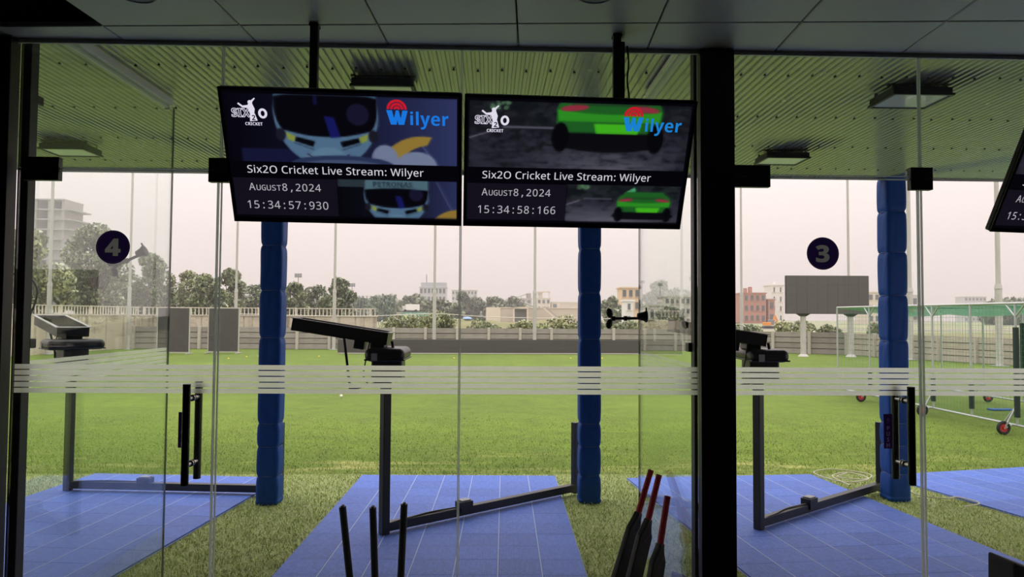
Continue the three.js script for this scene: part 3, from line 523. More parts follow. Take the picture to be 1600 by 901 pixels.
{
  const s = thing('stump_set', 'three black cricket stumps fanning out of a base', 'stumps', [-0.53, 0.28, -3.55]), engr = S(rgb(0.013, 0.012, 0.014), 0.45, 0, { bumpMap: rep(fineBump, 1, 6), bumpScale: 0.0015 });
  part('stump_base', RB(0.34, 0.035, 0.1, 0.012, 0, 0.0185, 0), M.blackPlastic, s);
  for (const [tx, bx, h] of [[-0.187, -0.112, 0.668], [-0.04, -0.012, 0.664], [0.112, 0.09, 0.68]]) {
    const st = part('stump', rod(V(bx, 0.03, 0), V(tx, h, 0), 0.0175, 0.0172, 20), engr, s);
    part('stump_cap', merge([rod(V(tx, h, 0.009), V(tx - 0.0006, h + 0.007, 0.009), 0.0066), rod(V(tx, h, -0.009), V(tx - 0.0006, h + 0.007, -0.009), 0.0066)]), engr, st);
  }
}
function kitBag(label, x, z, w, h, d, turn) {
  const b = thing('kit_bag', label, 'bag', [x, 0.281, z], turn);
  const g = RB(w, h, d, Math.min(h, d) * 0.07, 0, h / 2, 0, 3), p = g.attributes.position; for (let i = 0; i < p.count; i++) { const t = p.getY(i) / h; p.setX(i, p.getX(i) * (1 - 0.06 * t) - 0.02 * t * w); p.setY(i, p.getY(i) - 0.62 * h * t * Math.max(0, p.getX(i) / w + 0.47)); } g.computeVertexNormals();
  part('bag_body', g, M.blackFabric, b);
  part('bag_handle', tube([V(-0.1 * w, h * 0.7, d * 0.5), V(0, h * 0.82, d * 0.56), V(0.12 * w, h * 0.6, d * 0.5)], 0.01), M.blackFabric, b);
}
kitBag('black kit bag cut off at the bottom right corner', 3.05, -3.95, 0.46, 0.285, 0.2, 0.05);
kitBag('tip of a small black bag right of the bats', 1.16, -4.1, 0.22, 0.135, 0.16, 0);
solo('power_cable', tube([V(-5.7, 3.34, -7.3), V(-5.55, 2.7, -7.7), V(-5.3, 2.33, -7.85), V(-5.05, 2.28, -7.95), V(-4.95, 2.14, -7.95), V(-4.97, 1.98, -7.95), V(-5.0, 1.86, -7.93)], 0.011, 60), M.blackPlastic, 'black cable arching down to the ball machine at the far left', 'cable');

// ---------------------------------------------------------------- far side of the field
const concPlank = [0, 1, 2].map((k) => S(rgb(0.36 + 0.03 * k, 0.325 + 0.03 * k, 0.29 + 0.03 * k), 0.95, 0, { map: rep(mottled, 0.6, 1.5) }));
const concPale = [0, 1].map((k) => S(rgb(0.56 + 0.03 * k, 0.5 + 0.03 * k, 0.42 + 0.03 * k), 0.95, 0, { map: rep(mottled, 0.6, 1.5) }));
const plankGeo = RB(1, 1, 1, 0.015, 0, 0, 0, 1);
const stain = tex(256, (u, v) => { const k = 0.95 - 0.6 * Math.max(0, fbm(u, v) - 0.45) - 0.25 * n32(u, v * 2) + 0.1 * n128(u, v); return [k, k, k]; });
for (const m of [...concPlank, ...concPale]) { m.map = rep(stain, 0.7, 1); }
concPlank.post = S(rgb(0.5, 0.46, 0.41), 0.95); concPlank.joint = S(rgb(0.1, 0.09, 0.08), 1); concPale.post = S(rgb(0.46, 0.42, 0.37), 0.95); concPale.joint = S(rgb(0.2, 0.17, 0.14), 1);
function panelWall(name, label, a, b, bays, h, courses, mats, postW) {
  const w = structGroup(name, label), r = rng(bays * 13 + courses), d = V(b[0] - a[0], 0, b[1] - a[1]), L = d.length(), ang = Math.atan2(-d.z, d.x), step = L / bays;
  w.position.set(a[0], 0, a[1]); w.rotation.y = ang;
  const ch = h / courses, pg = RB(step - postW * 0.6, ch - 0.034, 0.05, 0.01, 0, 0, 0, 1), post = RB(postW, h + 0.03, 0.2, 0.015, 0, 0, 0, 1);
  for (let i = 0; i < bays; i++) { partAt('post', post, mats.post, w, i * step, (h + 0.03) / 2, 0.06); for (let k = 0; k < courses; k++) partAt('plank', pg, mats[Math.floor(r() * mats.length)], w, (i + 0.5) * step, (k + 0.5) * ch, (r() - 0.5) * 0.03); }
  partAt('post', post, mats.post, w, L, (h + 0.03) / 2, 0.06);
  part('joint_mortar', B(L, h - 0.02, 0.02, L / 2, h / 2, -0.035), mats.joint, w);
}
panelWall('wall_far', 'grey precast concrete plank wall across the far side', [-19.2, -39.2], [12, -39.9], 18, 1.2, 4, concPlank, 0.15);
panelWall('wall_corner', 'grey precast plank wall bending towards the right', [12, -39.9], [18.2, -36.2], 4, 1.15, 4, concPlank, 0.15);
panelWall('wall_side', 'pale precast plank wall along the right side', [18.2, -36.2], [23.6, -22], 9, 1.12, 4, concPale, 0.12);
{ // tall plastered wall at the left with streaks of damp
  const damp = tex(512, (u, v) => { const col = n64(u, 0.3) * 0.6 + n32(u, 0.7) * 0.4, drip = Math.max(0, col - 0.52) * 2.4 * (0.4 + 0.6 * n16(u * 2, v)) * (v > 0.5 ? 1 : 0.35 + v), blotch = Math.max(0, fbm(u, v) - 0.55) * 1.3, k = 1 - Math.min(0.72, drip + blotch) + 0.1 * (n128(u, v) - 0.5); return [0.62 * k, 0.545 * k, 0.43 * k]; });
  const plaster = S(rgb(1, 1, 1), 0.95, 0, { map: rep(damp, 0.16, 0.53) }), cap = S(rgb(0.55, 0.5, 0.42), 0.9), rail = S(rgb(0.66, 0.6, 0.5), 0.7);
  const seg = (name, label, a, b) => {
    const w = structGroup(name, label), d = V(b[0] - a[0], 0, b[1] - a[1]), L = d.length(); w.position.set(a[0], 0, a[1]); w.rotation.y = Math.atan2(-d.z, d.x);
    part('plaster', uvMetres(B(L, 1.8, 0.25, L / 2, 0.9, 0), 'x', 'y'), plaster, w); part('coping', B(L + 0.1, 0.07, 0.34, L / 2, 1.81, 0), cap, w);
    part('top_rail', B(L, 0.045, 0.05, L / 2, 2.24, 0), rail, w);
    const bl = []; for (let x = 0.1; x < L; x += 0.21) bl.push(B(0.045, 0.4, 0.03, x, 2.04, 0)); const s = part('balusters', merge(bl), rail, w); s.userData.kind = 'stuff';
    for (let x = 0.02; x < L; x += 2.1) part('rail_post', B(0.07, 0.46, 0.06, x, 2.05, 0), rail, w);
  };
  seg('wall_boundary', 'stained plaster boundary wall with a railing at the left', [-21.9, -22], [-19.6, -40.6]);
  seg('wall_boundary_rear', 'stained plaster boundary wall with a railing behind the plank wall', [-19.6, -41], [-6.6, -41.6]);
}
// boards and scoreboard
const boardMat = S(rgb(0.085, 0.078, 0.073), 0.75, 0, { map: mottled }), boardFrame = S(rgb(0.5, 0.48, 0.45), 0.5, 0.3);
function standBoard(label, x0, x1, z, h) { const w = x1 - x0, b = thing('sight_board', label, 'board', [(x0 + x1) / 2, 0, z], 0, 'sight boards'); part('panel', RB(w, h - 0.1, 0.05, 0.01, 0, (h - 0.1) / 2 + 0.1, 0), boardMat, b); for (const s of [-1, 1]) { part('frame_tube', RB(0.05, h, 0.06, 0.01, s * (w / 2 + 0.02), h / 2 + 0.02, 0), boardFrame, b); part('foot', RB(0.07, 0.05, 0.7, 0.01, s * (w / 2 + 0.02), 0.026, 0), boardFrame, b); } part('bottom_rail', B(w, 0.04, 0.05, 0, 0.085, 0.005), boardFrame, b); }
standBoard('tall dark grey board, left of the pair at the far left', -15.56, -14.12, -34, 2.15);
standBoard('tall dark grey board, right of the pair, beside the door edge', -13.52, -12.12, -34.8, 2.15);
{ const b = thing('low_board', 'long low dark grey board across the far field', 'board', [0, 0, -35.4], 0.055); part('panel', RB(14.85, 0.66, 0.06, 0.01, 0, 0.38, 0), boardMat, b); for (let i = -5; i <= 5; i++) part('support', merge([B(0.05, 0.62, 0.05, i * 1.45, 0.31, -0.06), bar(V(i * 1.45, 0.5, -0.06), V(i * 1.45, 0.02, -0.5), 0.04, 0.04)]), boardFrame, b); part('base_strip', B(14.85, 0.05, 0.08, 0, 0.035, 0.002), boardFrame, b); }
{
  const s = thing('scoreboard', 'large blank dark grey scoreboard on two white columns', 'scoreboard', [16.44, 0, -34.6], -0.06);
  const N = 8, K = 4, w = 3.98 / N, h = 1.86 / K; part('cabinet', RB(4.0, 1.88, 0.2, 0.02, 0, 3.02, -0.12), M.darkFrame, s);
  for (let i = 0; i < N; i++) for (let k = 0; k < K; k++) partAt('screen_module', B(w - 0.006, h - 0.006, 0.03), S(rgb(0.088, 0.08, 0.076), 0.7), s, (i - N / 2 + 0.5) * w, 3.02 + (k - K / 2 + 0.5) * h, -0.005);
  for (const x of [-1.16, 1.14]) { const c = part('column', rod(V(x, 0.1, -0.1), V(x, 2.02, -0.1), 0.135, 0.13, 18), M.whitePaint, s); part('column_head', rod(V(x, 1.96, -0.1), V(x, 2.08, -0.1), 0.16, 0.34, 18), M.greyPost, c); part('column_foot', rod(V(x, 0, -0.1), V(x, 0.12, -0.1), 0.26, 0.15, 18), M.whitePaint, c); }
}
// net poles
[[-20.1, -33.2, 'behind the ball machine behind the door numbered 4', 0.1], [-18.95, -38.1, 'at the corner of the plank wall, far left', 0.09], [-14.2, -40.3, 'beside the left edge of the left padded post', 0.09], [-8.5, -39.1, 'above the sloping feed tray', 0.1], [-3.1, -39.15, 'just left of the middle glass joint', 0.1], [2.37, -39.15, 'left of the middle padded post', 0.1], [13.8, -39.2, 'right of the black column', 0.09], [18.5, -36.6, 'above the blank scoreboard', 0.09], [19.15, -32.3, 'at the edge of the door numbered 3', 0.14], [20.35, -28.2, 'behind the net cage at the far right', 0.13]].forEach(([x, z, where, r]) => {
  const p = thing('net_pole', 'tall pale net pole ' + where, 'pole', [x, 0, z], 0, 'net poles round the field');
  part('lower_tube', rod(V(0, 0, 0), V(0, 3.2, 0), r, r, 12), M.whitePaint, p); part('upper_tube', rod(V(0, 3.15, 0), V(0, 14, 0), r * 0.72, r * 0.55, 12), M.whitePaint, p); part('collar', rod(V(0, 3.1, 0), V(0, 3.28, 0), r * 1.15, r * 0.9, 12), M.whitePaint, p); part('foot_plate', RB(r * 4, 0.03, r * 4, 0.008, 0, 0.017, 0), M.galv, p);
});
for (const [pts, label] of [[[[-14, 1.9, -39.75], [-8.6, 1.82, -39.5], [-5.9, 1.86, -39.5], [-3.1, 1.98, -39.4], [-0.4, 1.84, -39.45], [2.4, 1.78, -39.4], [8, 1.75, -39.5], [13.8, 1.5, -39]], 'pale cable sagging between the net poles along the far wall']]) solo('cable', tube(pts.map((p) => V(...p)), 0.018, 90), S(rgb(0.7, 0.65, 0.58), 0.7), label, 'cable');
// balls
const ballG = new THREE.SphereGeometry(0.037, 14, 10), ballY = S(rgb(0.75, 0.68, 0.08), 0.7), ballW = S(rgb(0.75, 0.73, 0.6), 0.7);
[[-10.6, -31.5, 0, 'yellow ball, leftmost of the cluster right of the left padded post'], [-10.2, -31.9, 0, 'yellow ball, rightmost and farthest of the cluster right of the left post'], [-10.9, -30.2, 0, 'yellow ball, nearest of the cluster right of the left padded post'], [-7.6, -32, 0, 'lone yellow ball under the left end of the feed tray'], [-3.4, -16.5, 1, 'white ball alone on the open middle of the field'], [3.5, -31.5, 0, 'yellow ball just left of the middle padded post'], [4.9, -31.6, 0, 'yellow ball just right of the middle padded post'], [-1.6, -31.2, 0, 'yellow ball in front of the low board near the middle glass joint'], [-14.4, -32.4, 1, 'white ball in front of the tall dark boards'], [10.1, -13.1, 0, 'yellow ball inside the net cage']].forEach(([x, z, w, label]) => { const m = solo('ball', ballG, w ? ballW : ballY, label, 'ball', 'balls on the turf'); m.position.set(x, 0.036, z); });
// cable loops on the turf by the right post
for (const [pts, label] of [
  [[[3.98, -7.9], [4.0, -8.35], [4.3, -8.55], [4.35, -8.2], [4.0, -8.05], [3.86, -8.3], [3.9, -8.6], [4.2, -8.7], [4.5, -8.45], [4.25, -8.15], [4.05, -8.32], [4.25, -8.5]], 'loose coil of pale cable left of the right padded post'],
  [[[4.3, -7.55], [4.5, -7.75], [4.5, -7.45], [4.68, -7.3], [4.84, -7.38], [4.9, -7.12], [4.66, -7.0]], 'loose loop of pale cable right of the right padded post']]) solo('cable_coil', tube(pts.map(([x, z], i) => V(x, 0.034 + 0.006 * (i % 2), z)), 0.007, 90), S(rgb(0.55, 0.52, 0.4), 0.6), label, 'cable');

// ---------------------------------------------------------------- batting net cage
{
  const c = thing('net_cage', 'wheeled batting net cage with a green roof net at the right', 'net cage', [0, 0, 0]);
  const X0 = 8.5, X1 = 11.1, HT = 2.14, zs = [-10.2, -11.4, -12.5, -13.6, -14.7, -15.9, -17.4], sleeve = S(rgb(0.012, 0.03, 0.024), 0.7), net = S(rgb(0.1, 0.3, 0.2), 0.8), shadeNet = P({ color: rgb(0.03, 0.3, 0.17), roughness: 0.9, transmission: 0.35, transparent: true, opacity: 0.75 });
  const tr = 0.021;
  for (const x of [X0, X1]) {
    part('top_rail', rod(V(x, HT, zs[0]), V(x, HT, zs[6]), tr), M.galv, c); part('base_rail', rod(V(x, 0.17, zs[0]), V(x, 0.17, zs[6]), tr), M.galv, c);
    zs.forEach((z, i) => {
      part('upright', rod(V(x, 0.17, z), V(x, HT, z), tr * 0.95), M.galv, c);
      if ((x === X0 && [1, 2, 3, 5].includes(i)) || (x === X1 && [3, 4].includes(i))) part('foam_sleeve', rod(V(x, i === 1 || i === 4 ? 0.3 : 0.3, z), V(x, i === 1 ? 1.75 : i === 4 ? 1.8 : 0.75, z), 0.045), sleeve, c);
    });
    for (const i of [1, 3, 5]) for (const s of [-1, 1]) part('corner_brace', rod(V(x, HT - 0.22, zs[i]), V(x, HT - 0.01, zs[i] + s * 0.22), tr * 0.7), M.galv, c);
    for (const i of [1, 3, 5]) {
      const s = x === X0 ? -1 : 1, wx = x + s * 0.16; part('wheel_strut', merge([rod(V(x, 0.5, zs[i]), V(wx - s * 0.02, 0.115, zs[i] - 0.1), tr * 0.8), rod(V(x, 0.5, zs[i]), V(x, 0.18, zs[i] - 0.3), tr * 0.8), rod(V(wx - s * 0.02, 0.115, zs[i] - 0.1), V(x, 0.17, zs[i] - 0.1), tr * 0.8)]), M.galv, c);
      const w = part('wheel', new THREE.TorusGeometry(0.088, 0.026, 10, 26).translate(wx, 0.115, zs[i] - 0.1), S(rgb(0.015, 0.015, 0.016), 0.7), c);
      part('wheel_hub', merge([new THREE.TorusGeometry(0.058, 0.012, 8, 22), ...[0, 1, 2, 3, 4].map((k) => new THREE.BoxGeometry(0.12, 0.022, 0.02).rotateZ((k * Math.PI) / 5)), rod(V(0, 0, -0.03), V(0, 0, 0.03), 0.022)]).translate(wx, 0.115, zs[i] - 0.1), S(rgb(0.6, 0.03, 0.035), 0.5), w);
      part('axle', rod(V(wx, 0.115, zs[i] - 0.14), V(wx, 0.115, zs[i] - 0.06), 0.012), M.galv, c);
    }
  }
  for (const z of [zs[0], zs[1], zs[3], zs[5], zs[6]]) part('cross_rail', rod(V(X0, HT, z), V(X1, HT, z), tr), M.galv, c);
  part('cross_rail', rod(V(X0, 0.17, zs[6]), V(X1, 0.17, zs[6]), tr), M.galv, c);
  const st = [], cell = 0.09, t = 0.0022, side = (x, z0, z1) => { for (let z = z1; z <= z0; z += cell) st.push(B(t, HT - 0.2, t, x, HT / 2 + 0.08, z)); for (let y = 0.2; y < HT; y += cell) st.push(B(t, t, z0 - z1, x, y, (z0 + z1) / 2)); };
  side(X0, zs[0], zs[6]); side(X1, zs[0], zs[6]); for (let x = X0; x <= X1; x += cell) st.push(B(t, HT - 0.2, t, x, HT / 2 + 0.08, zs[6])); for (let y = 0.2; y < HT; y += cell) st.push(B(X1 - X0, t, t, (X0 + X1) / 2, y, zs[6]));
  const nt = part('side_netting', merge(st), net, c); nt.userData.kind = 'stuff';
  const nx = 14, nz = 36, pg = new THREE.PlaneGeometry(X1 - X0, zs[0] - zs[6], nx, nz).rotateX(-Math.PI / 2), p = pg.attributes.position; for (let i = 0; i < p.count; i++) { const u = p.getX(i) / (X1 - X0), v = (p.getZ(i) + (zs[0] - zs[6]) / 2); p.setY(i, -0.2 * Math.cos(u * Math.PI) * (0.55 + 0.45 * Math.abs(Math.sin(v * 1.4))) - 0.01); } pg.computeVertexNormals();
  part('roof_net', pg.translate((X0 + X1) / 2, HT, (zs[0] + zs[6]) / 2), shadeNet, c);
}
solo('foam_pad', RB(0.5, 0.03, 0.18, 0.01, 10.55, 0.018, -14.6), S(rgb(0.02, 0.11, 0.4), 0.7), 'small flat blue pad on the turf inside the cage', 'pad');

// ---------------------------------------------------------------- country beyond the wall
struct('ground_beyond', (() => { const g = new THREE.PlaneGeometry(520, 390, 104, 78).rotateX(-Math.PI / 2).translate(60, 0.2, -238), p = g.attributes.position, col = [], a = lattice(32, 41), b = lattice(64, 42); for (let i = 0; i < p.count; i++) { const k = a(p.getX(i) / 420, p.getZ(i) / 300), q = b(p.getX(i) / 300, p.getZ(i) / 120); col.push(0.2 + 0.16 * k, 0.23 + 0.06 * k + 0.06 * q, 0.1 + 0.12 * k); } g.setAttribute('color', new THREE.Float32BufferAttribute(col, 3)); return g; })(), S(rgb(1, 1, 1), 1, 0, { vertexColors: true }), 'rough grass and bare earth beyond the wall');
solo('dirt_track', B(120, 0.04, 12, 75, 0.215, -104), S(rgb(0.36, 0.32, 0.28), 1, 0, { map: rep(mottled, 6, 1) }), 'grey dirt track behind the scoreboard', 'track', null, 'structure');
solo('grass_strip', B(120, 0.05, 30, 75, 0.205, -68), S(rgb(0.27, 0.27, 0.12), 1, 0, { map: rep(mottled, 8, 3) }), 'dry grass strip beyond the pale side wall', 'grass', null, 'structure');

function leaves(r, blobs, count, size, tint) { // small bent leaf sprays over lumpy blobs
  const pos = [], col = [], nor = [], tot = blobs.reduce((s, b) => s + b[3] * b[3], 0), q = new THREE.Quaternion(), e = new THREE.Euler(), v = V(0, 0, 0);
  for (const [bx, by, bz, br, sq] of blobs) {
    const n = Math.round((count * br * br) / tot), bk = 0.85 + 0.3 * r();
    for (let i = 0; i < n; i++) {
      const u = r() * 2 - 1, a = r() * 6.283, w = Math.sqrt(1 - u * u), d = br * (0.62 + 0.46 * Math.pow(r(), 0.6)), cx = bx + d * w * Math.cos(a), cy = by + d * u * (sq ?? 0.85), cz = bz + d * w * Math.sin(a);
      e.set(r() * 3, r() * 6.283, r() * 3); q.setFromEuler(e); const s = size * (0.6 + 0.8 * r()), k = bk * (0.7 + 0.6 * r()), yel = r() * 0.25;
      for (const [x, y, z] of [[-s, 0, 0], [s, 0, 0], [0, s * 1.3, s * 0.3], [-s * 0.8, 0, 0], [0, -s * 1.1, s * 0.4], [s * 0.8, 0, 0]]) { v.set(x, y, z).applyQuaternion(q); pos.push(cx + v.x, cy + v.y, cz + v.z); nor.push(w * Math.cos(a), u + 0.35, w * Math.sin(a)); col.push(tint[0] * k * (1 + yel), tint[1] * k, tint[2] * k); }
    }
  }
  const g = new THREE.BufferGeometry(); g.setAttribute('position', new THREE.Float32BufferAttribute(pos, 3)); g.setAttribute('normal', new THREE.Float32BufferAttribute(nor, 3)); g.setAttribute('color', new THREE.Float32BufferAttribute(col, 3)); return g;
}
const leafMat = P({ color: rgb(1, 1, 1), vertexColors: true, roughness: 0.85, side: THREE.DoubleSide, transmission: 0.4 }), barkMat = S(rgb(0.16, 0.12, 0.09), 0.95);
let treeSeed = 100;
function tree(name, label, x, z, h, w, count, size, tint, group, lumps = 13, lift = 0.24) {
  const r = rng(treeSeed++), t = thing(name, label, name.includes('shrub') ? 'shrub' : 'tree', [x, 0.2, z], 0, group), blobs = [], shrub = name.includes('shrub');
  for (let i = 0; i < lumps; i++) { const f = i / (lumps - 1), yy = shrub ? h * (0.2 + 0.5 * r()) : h * (lift + (0.94 - lift) * f), spread = (shrub ? 0.36 : 0.36 * Math.sin(Math.PI * (0.16 + 0.8 * f))) * w, a = r() * 6.283, br = (shrub ? 0.34 * h + 0.1 * r() : Math.max(0.12 * h, 0.26 * w * (1.15 - 0.65 * f))); blobs.push([spread * Math.cos(a) * (shrub ? 1.3 * r() : 0.9), Math.min(yy, h - br * 0.75), spread * Math.sin(a) * 0.7, br]); }
  part('foliage', leaves(r, blobs, count, size, tint), leafMat, t);
  if (shrub) part('stems', merge([0, 1, 2, 3].map((k) => rod(V(0, 0, 0), V((k - 1.5) * 0.2 * w, h * 0.55, 0.1 * (k % 2)), 0.03, 0.015, 5))), barkMat, t);
  else { part('trunk', rod(V(0, 0, 0), V(0.1, h * 0.75, 0), 0.03 * h, 0.008 * h, 8), barkMat, t); part('branches', merge(blobs.slice(1).map((b) => rod(V(0.05, h * 0.3, 0), V(b[0], b[1], b[2]), 0.012 * h, 0.004 * h, 5))), barkMat, t); }
}
const gA = [0.31, 0.4, 0.19], gB = [0.26, 0.34, 0.18], gC = [0.38, 0.46, 0.2], gD = [0.24, 0.3, 0.17];
const TL = 'trees beyond the left wall';
tree('leafy_tree', 'tallest leafy tree at the far left, under the unfinished tower', -36.91, -58, 8.29, 6.47, 11050, 0.115, gC, TL, 16);
tree('leafy_tree', 'tall leafy tree behind the number 4 sticker', -37.11, -68, 9.96, 6.26, 11050, 0.115, gA, TL, 16);
tree('leafy_tree', 'dark low tree between the far left net poles', -44.87, -84, 7.56, 6.10, 7650, 0.115, gB, TL);
tree('leafy_tree', 'rounded tree just left of the glass side panel edge', -36.34, -77, 8.07, 5.67, 9350, 0.115, gA, TL);
tree('leafy_tree', 'pale green tree right of the glass side panel edge', -37.59, -90, 7.06, 5.87, 8500, 0.115, gC, TL);
tree('leafy_tree', 'mid green tree left of the left door edge', -29.82, -76, 5.79, 4.12, 6800, 0.115, gA, TL);
tree('leafy_tree', 'tree just right of the left door edge', -31.86, -88, 7.16, 4.51, 6800, 0.115, gA, TL);
tree('leafy_tree', 'low bushy tree left of the left padded post', -31.50, -97, 5.66, 5.73, 6800, 0.115, gB, TL);
tree('leafy_tree', 'small pointed tree right of the left padded post', -22.90, -84, 5.40, 3.86, 6800, 0.115, gA, TL);
tree('leafy_tree', 'bushy tree above the feed tray', -22.68, -94, 5.46, 5.41, 7650, 0.115, gB, TL);
tree('leafy_tree', 'rounded tree at the right end of the left row', -16.11, -76, 5.55, 4.10, 7650, 0.115, gB, TL);
const TF = 'distant tree line';
[[-38.8, -215, 6.84, 12.5], [-28.9, -196, 7.09, 11.7], [-23.3, -222, 8.09, 11.0], [-14.4, -190, 5.91, 9.6], [-10.3, -172, 4.66, 7.3], [-8.5, -236, 9.36, 11.7], [-0.0, -214, 7.24, 9.9], [7.0, -238, 7.92, 10.9]].forEach(([x, z, h, w], i) => tree('distant_tree', ['hazy tree behind the green fence', 'hazy tree left of the white truck', 'hazy tree left of the office block', 'hazy tree in front of the office block', 'hazy low tree right of the office block', 'hazy tall tree right of the middle glass joint', 'hazy tree above the long low wall', 'hazy tree left of the little houses'][i], x, z, h, w, 2600, 0.42, gD, TF, 9, 0.18));
tree('distant_tree', 'round tree between the middle padded post and the ochre house', 23.9, -140, 5.6, 5.6, 3500, 0.24, gA, TF);
tree('distant_tree', 'tree left of the black column behind the pale house', 46, -165, 6, 9, 2600, 0.36, gB, TF);
tree('distant_tree', 'low hazy tree right of the middle suction mount', 29.4, -118, 3.4, 4.5, 2600, 0.2, gB, TF);
tree('distant_tree', 'low hazy tree at the right edge above the cage', 148, -200, 7.5, 16, 2600, 0.45, gD, TF, 9, 0.18);
const SH = 'shrubs beyond the wall', shr = ['at the left end of the bank', 'on the bank right of the feed tray', 'on the bank left of the middle pole', 'on the bank right of the middle glass joint', 'in front of the long low wall', 'left of the middle padded post', 'right of the middle padded post', 'below the suction mount', 'behind the glass side panel', 'right of the black column', 'left of the scoreboard', 'under the scoreboard', 'right of the scoreboard column', 'behind the cage'];
[[-8.2, -44, 1.55, 2.94], [-6.36, -49.6, 1.92, 3.31], [-3.2, -46, 2.0, 3.31], [-0.32, -50.6, 1.62, 2.94], [2.6, -46, 1.5, 2.76], [5.61, -49.6, 1.76, 3.13], [8.2, -46, 1.55, 2.76], [10.66, -50.6, 1.81, 2.76], [12.6, -47, 1.9, 3.13], [17.47, -49.6, 1.32, 3.13], [19.6, -46, 1.25, 2.76], [24.16, -55.6, 1.49, 3.86], [27.0, -58, 1.25, 3.68], [36.04, -63.6, 1.28, 4.6]].forEach(([x, z, h, w], i) => tree('wild_shrub', 'wild green shrub ' + shr[i], x, z, h, w, 2600, 0.075, i % 3 ? gC : gA, SH, 8));

// ---------------------------------------------------------------- buildings far off
const paint = (r, g, b) => S(rgb(r, g, b), 0.9), winMat = S(rgb(0.09, 0.1, 0.11), 0.3), concFar = paint(0.34, 0.32, 0.31), cream = paint(0.68, 0.6, 0.5), paleW = paint(0.72, 0.68, 0.64), ochre = paint(0.66, 0.5, 0.33), brick = paint(0.42, 0.2, 0.15);
function building(name, label, x0, x1, top, z, depth, wallMat, floors, cols, opt = {}) {
  const b = thing(name, label, 'building', [(x0 + x1) / 2, 0.2, z]), w = x1 - x0, h = top - 0.2, fh = h / floors;
  part('walls', B(w, h, depth, 0, h / 2, -depth / 2), wallMat, b);
  part('roof_slab', B(w + 0.5, 0.3, depth + 0.5, 0, h + 0.1, -depth / 2), opt.roof ?? wallMat, b);
  for (let f = 0; f < floors; f++) for (let c = 0; c < cols; c++) { const x = (c + 0.5) * (w / cols) - w / 2; if (opt.skip?.(f, c)) continue; const wd = part('window', B((w / cols) * (opt.ww ?? 0.55), fh * (opt.wh ?? 0.5), 0.12, x, (f + 0.55) * fh, 0.02), winMat, b); part('window_sill', B((w / cols) * 0.62, 0.1, 0.3, x, (f + 0.55) * fh - fh * 0.27, 0.1), wallMat, wd); }
  if (opt.tank) for (const [tx, ty] of opt.tank) part('roof_tank', B(w * 0.12, ty, 1.2, tx * w, h + ty / 2 + 0.2, -depth / 2), opt.roof ?? wallMat, b);
  return b;
}
{ // unfinished tower: floors, columns, scaffold ledges
  const t = thing('unfinished_tower', 'unfinished grey concrete tower at the far left', 'building', [-151, 0.2, -250]), W = 14;
  for (let f = 0; f <= 11; f++) { const y = 3 + f * 3.35; part('floor_slab', B(W + (f > 7 && f < 11 ? 2.6 : 0), 0.45, 12, f > 7 && f < 11 ? 1.3 : 0, y, 0), concFar, t); if (f < 11) for (const x of [-6.6, -2.4, 2, 6.6]) part('pillar', B(0.9, 3.0, 11, x, y + 1.65, 0), concFar, t); if (f < 10) for (const x of [-4.5, 4.2]) part('infill_wall', B(3.4, 3.0, 0.5, x, y + 1.65, 4), paint(0.42, 0.4, 0.39), t); }
  for (let f = 0; f < 11; f++) part('column', B(0.9, 3.1, 0.9, -6.6, 1.4 + f * 3.35, 5.5), concFar, t);
}
{ const b = building('office_block', 'grey glazed office block under construction in the centre distance', -30, -19, 13.6, -300, 9, paint(0.5, 0.5, 0.51), 4, 7, { ww: 0.6, wh: 0.6 }); part('upper_frame', B(10.5, 2.2, 6, 0.2, 14.4, -4), paint(0.4, 0.41, 0.43), b); part('crane_mast', rod(V(-3, 15, -4), V(-3, 19, -4), 0.25), concFar, b); }
building('apartment_slab', 'pale distant apartment slab right of the middle glass joint', -22, -8, 16, -398, 10, paint(0.55, 0.53, 0.52), 5, 8);
{ const b = building('rooftop_house', 'brown house with a slanted roof frame left of the cream house', 12.6, 22.0, 11.4, -390, 9, paint(0.45, 0.4, 0.37), 3, 3, { skip: (f) => f === 0 }); part('roof_frame', merge([bar(V(-4.5, 11.5, 0), V(3, 14, 0), 0.4, 0.4), rod(V(3, 11.4, 0), V(3, 14.2, 0), 0.3), rod(V(-1, 11.4, 0), V(-1, 12.6, 0), 0.2)]), concFar, b); part('stair_head', B(2.6, 3.2, 3, 3, 12.6, -2), paint(0.35, 0.33, 0.32), b); }
{ const b = building('cream_house', 'cream three storey house with an open rooftop frame', 24.8, 32.2, 11.6, -390, 9, cream, 3, 3, { skip: (f) => f === 0 }); for (const x of [-3, -0.8, 3]) part('roof_post', rod(V(x, 11.4, -1), V(x, 15, -1), 0.22), cream, b); part('roof_canopy', B(7.4, 0.4, 4, 0, 15, -2), ochre, b); part('roof_room', B(2.4, 3, 3, -1.9, 13, -3), cream, b); }
building('low_house', 'low cream house with arches left of the middle padded post', 32.9, 48, 9.6, -392, 9, cream, 2, 4, { roof: paleW });
building('ochre_house', 'ochre house with tall dark windows right of the middle padded post', 27.3, 31.3, 7.9, -150, 5, ochre, 3, 3, { wh: 0.6, skip: (f) => f === 0 });
building('white_house', 'narrow white gabled house below the ochre house', 23.9, 25.5, 4.7, -128, 3, paint(0.75, 0.73, 0.72), 2, 1, { ww: 0.3 });
building('pale_villa', 'pale grey villa seen through the glass side panel', 31.6, 36.4, 5.6, -130, 6, paleW, 3, 5, { tank: [[-0.3, 0.9], [0.2, 0.7]] });
building('pale_shed', 'low pale building left part behind the glass side panel', 26.8, 30.5, 3.85, -123, 4, paleW, 1, 2, { ww: 0.3 });
building('brick_building', 'unfinished red brick building right of the black column', 71, 77.4, 8.7, -200, 8, brick, 3, 4, { tank: [[-0.2, 1.4], [0.02, 1.8]], ww: 0.5 });
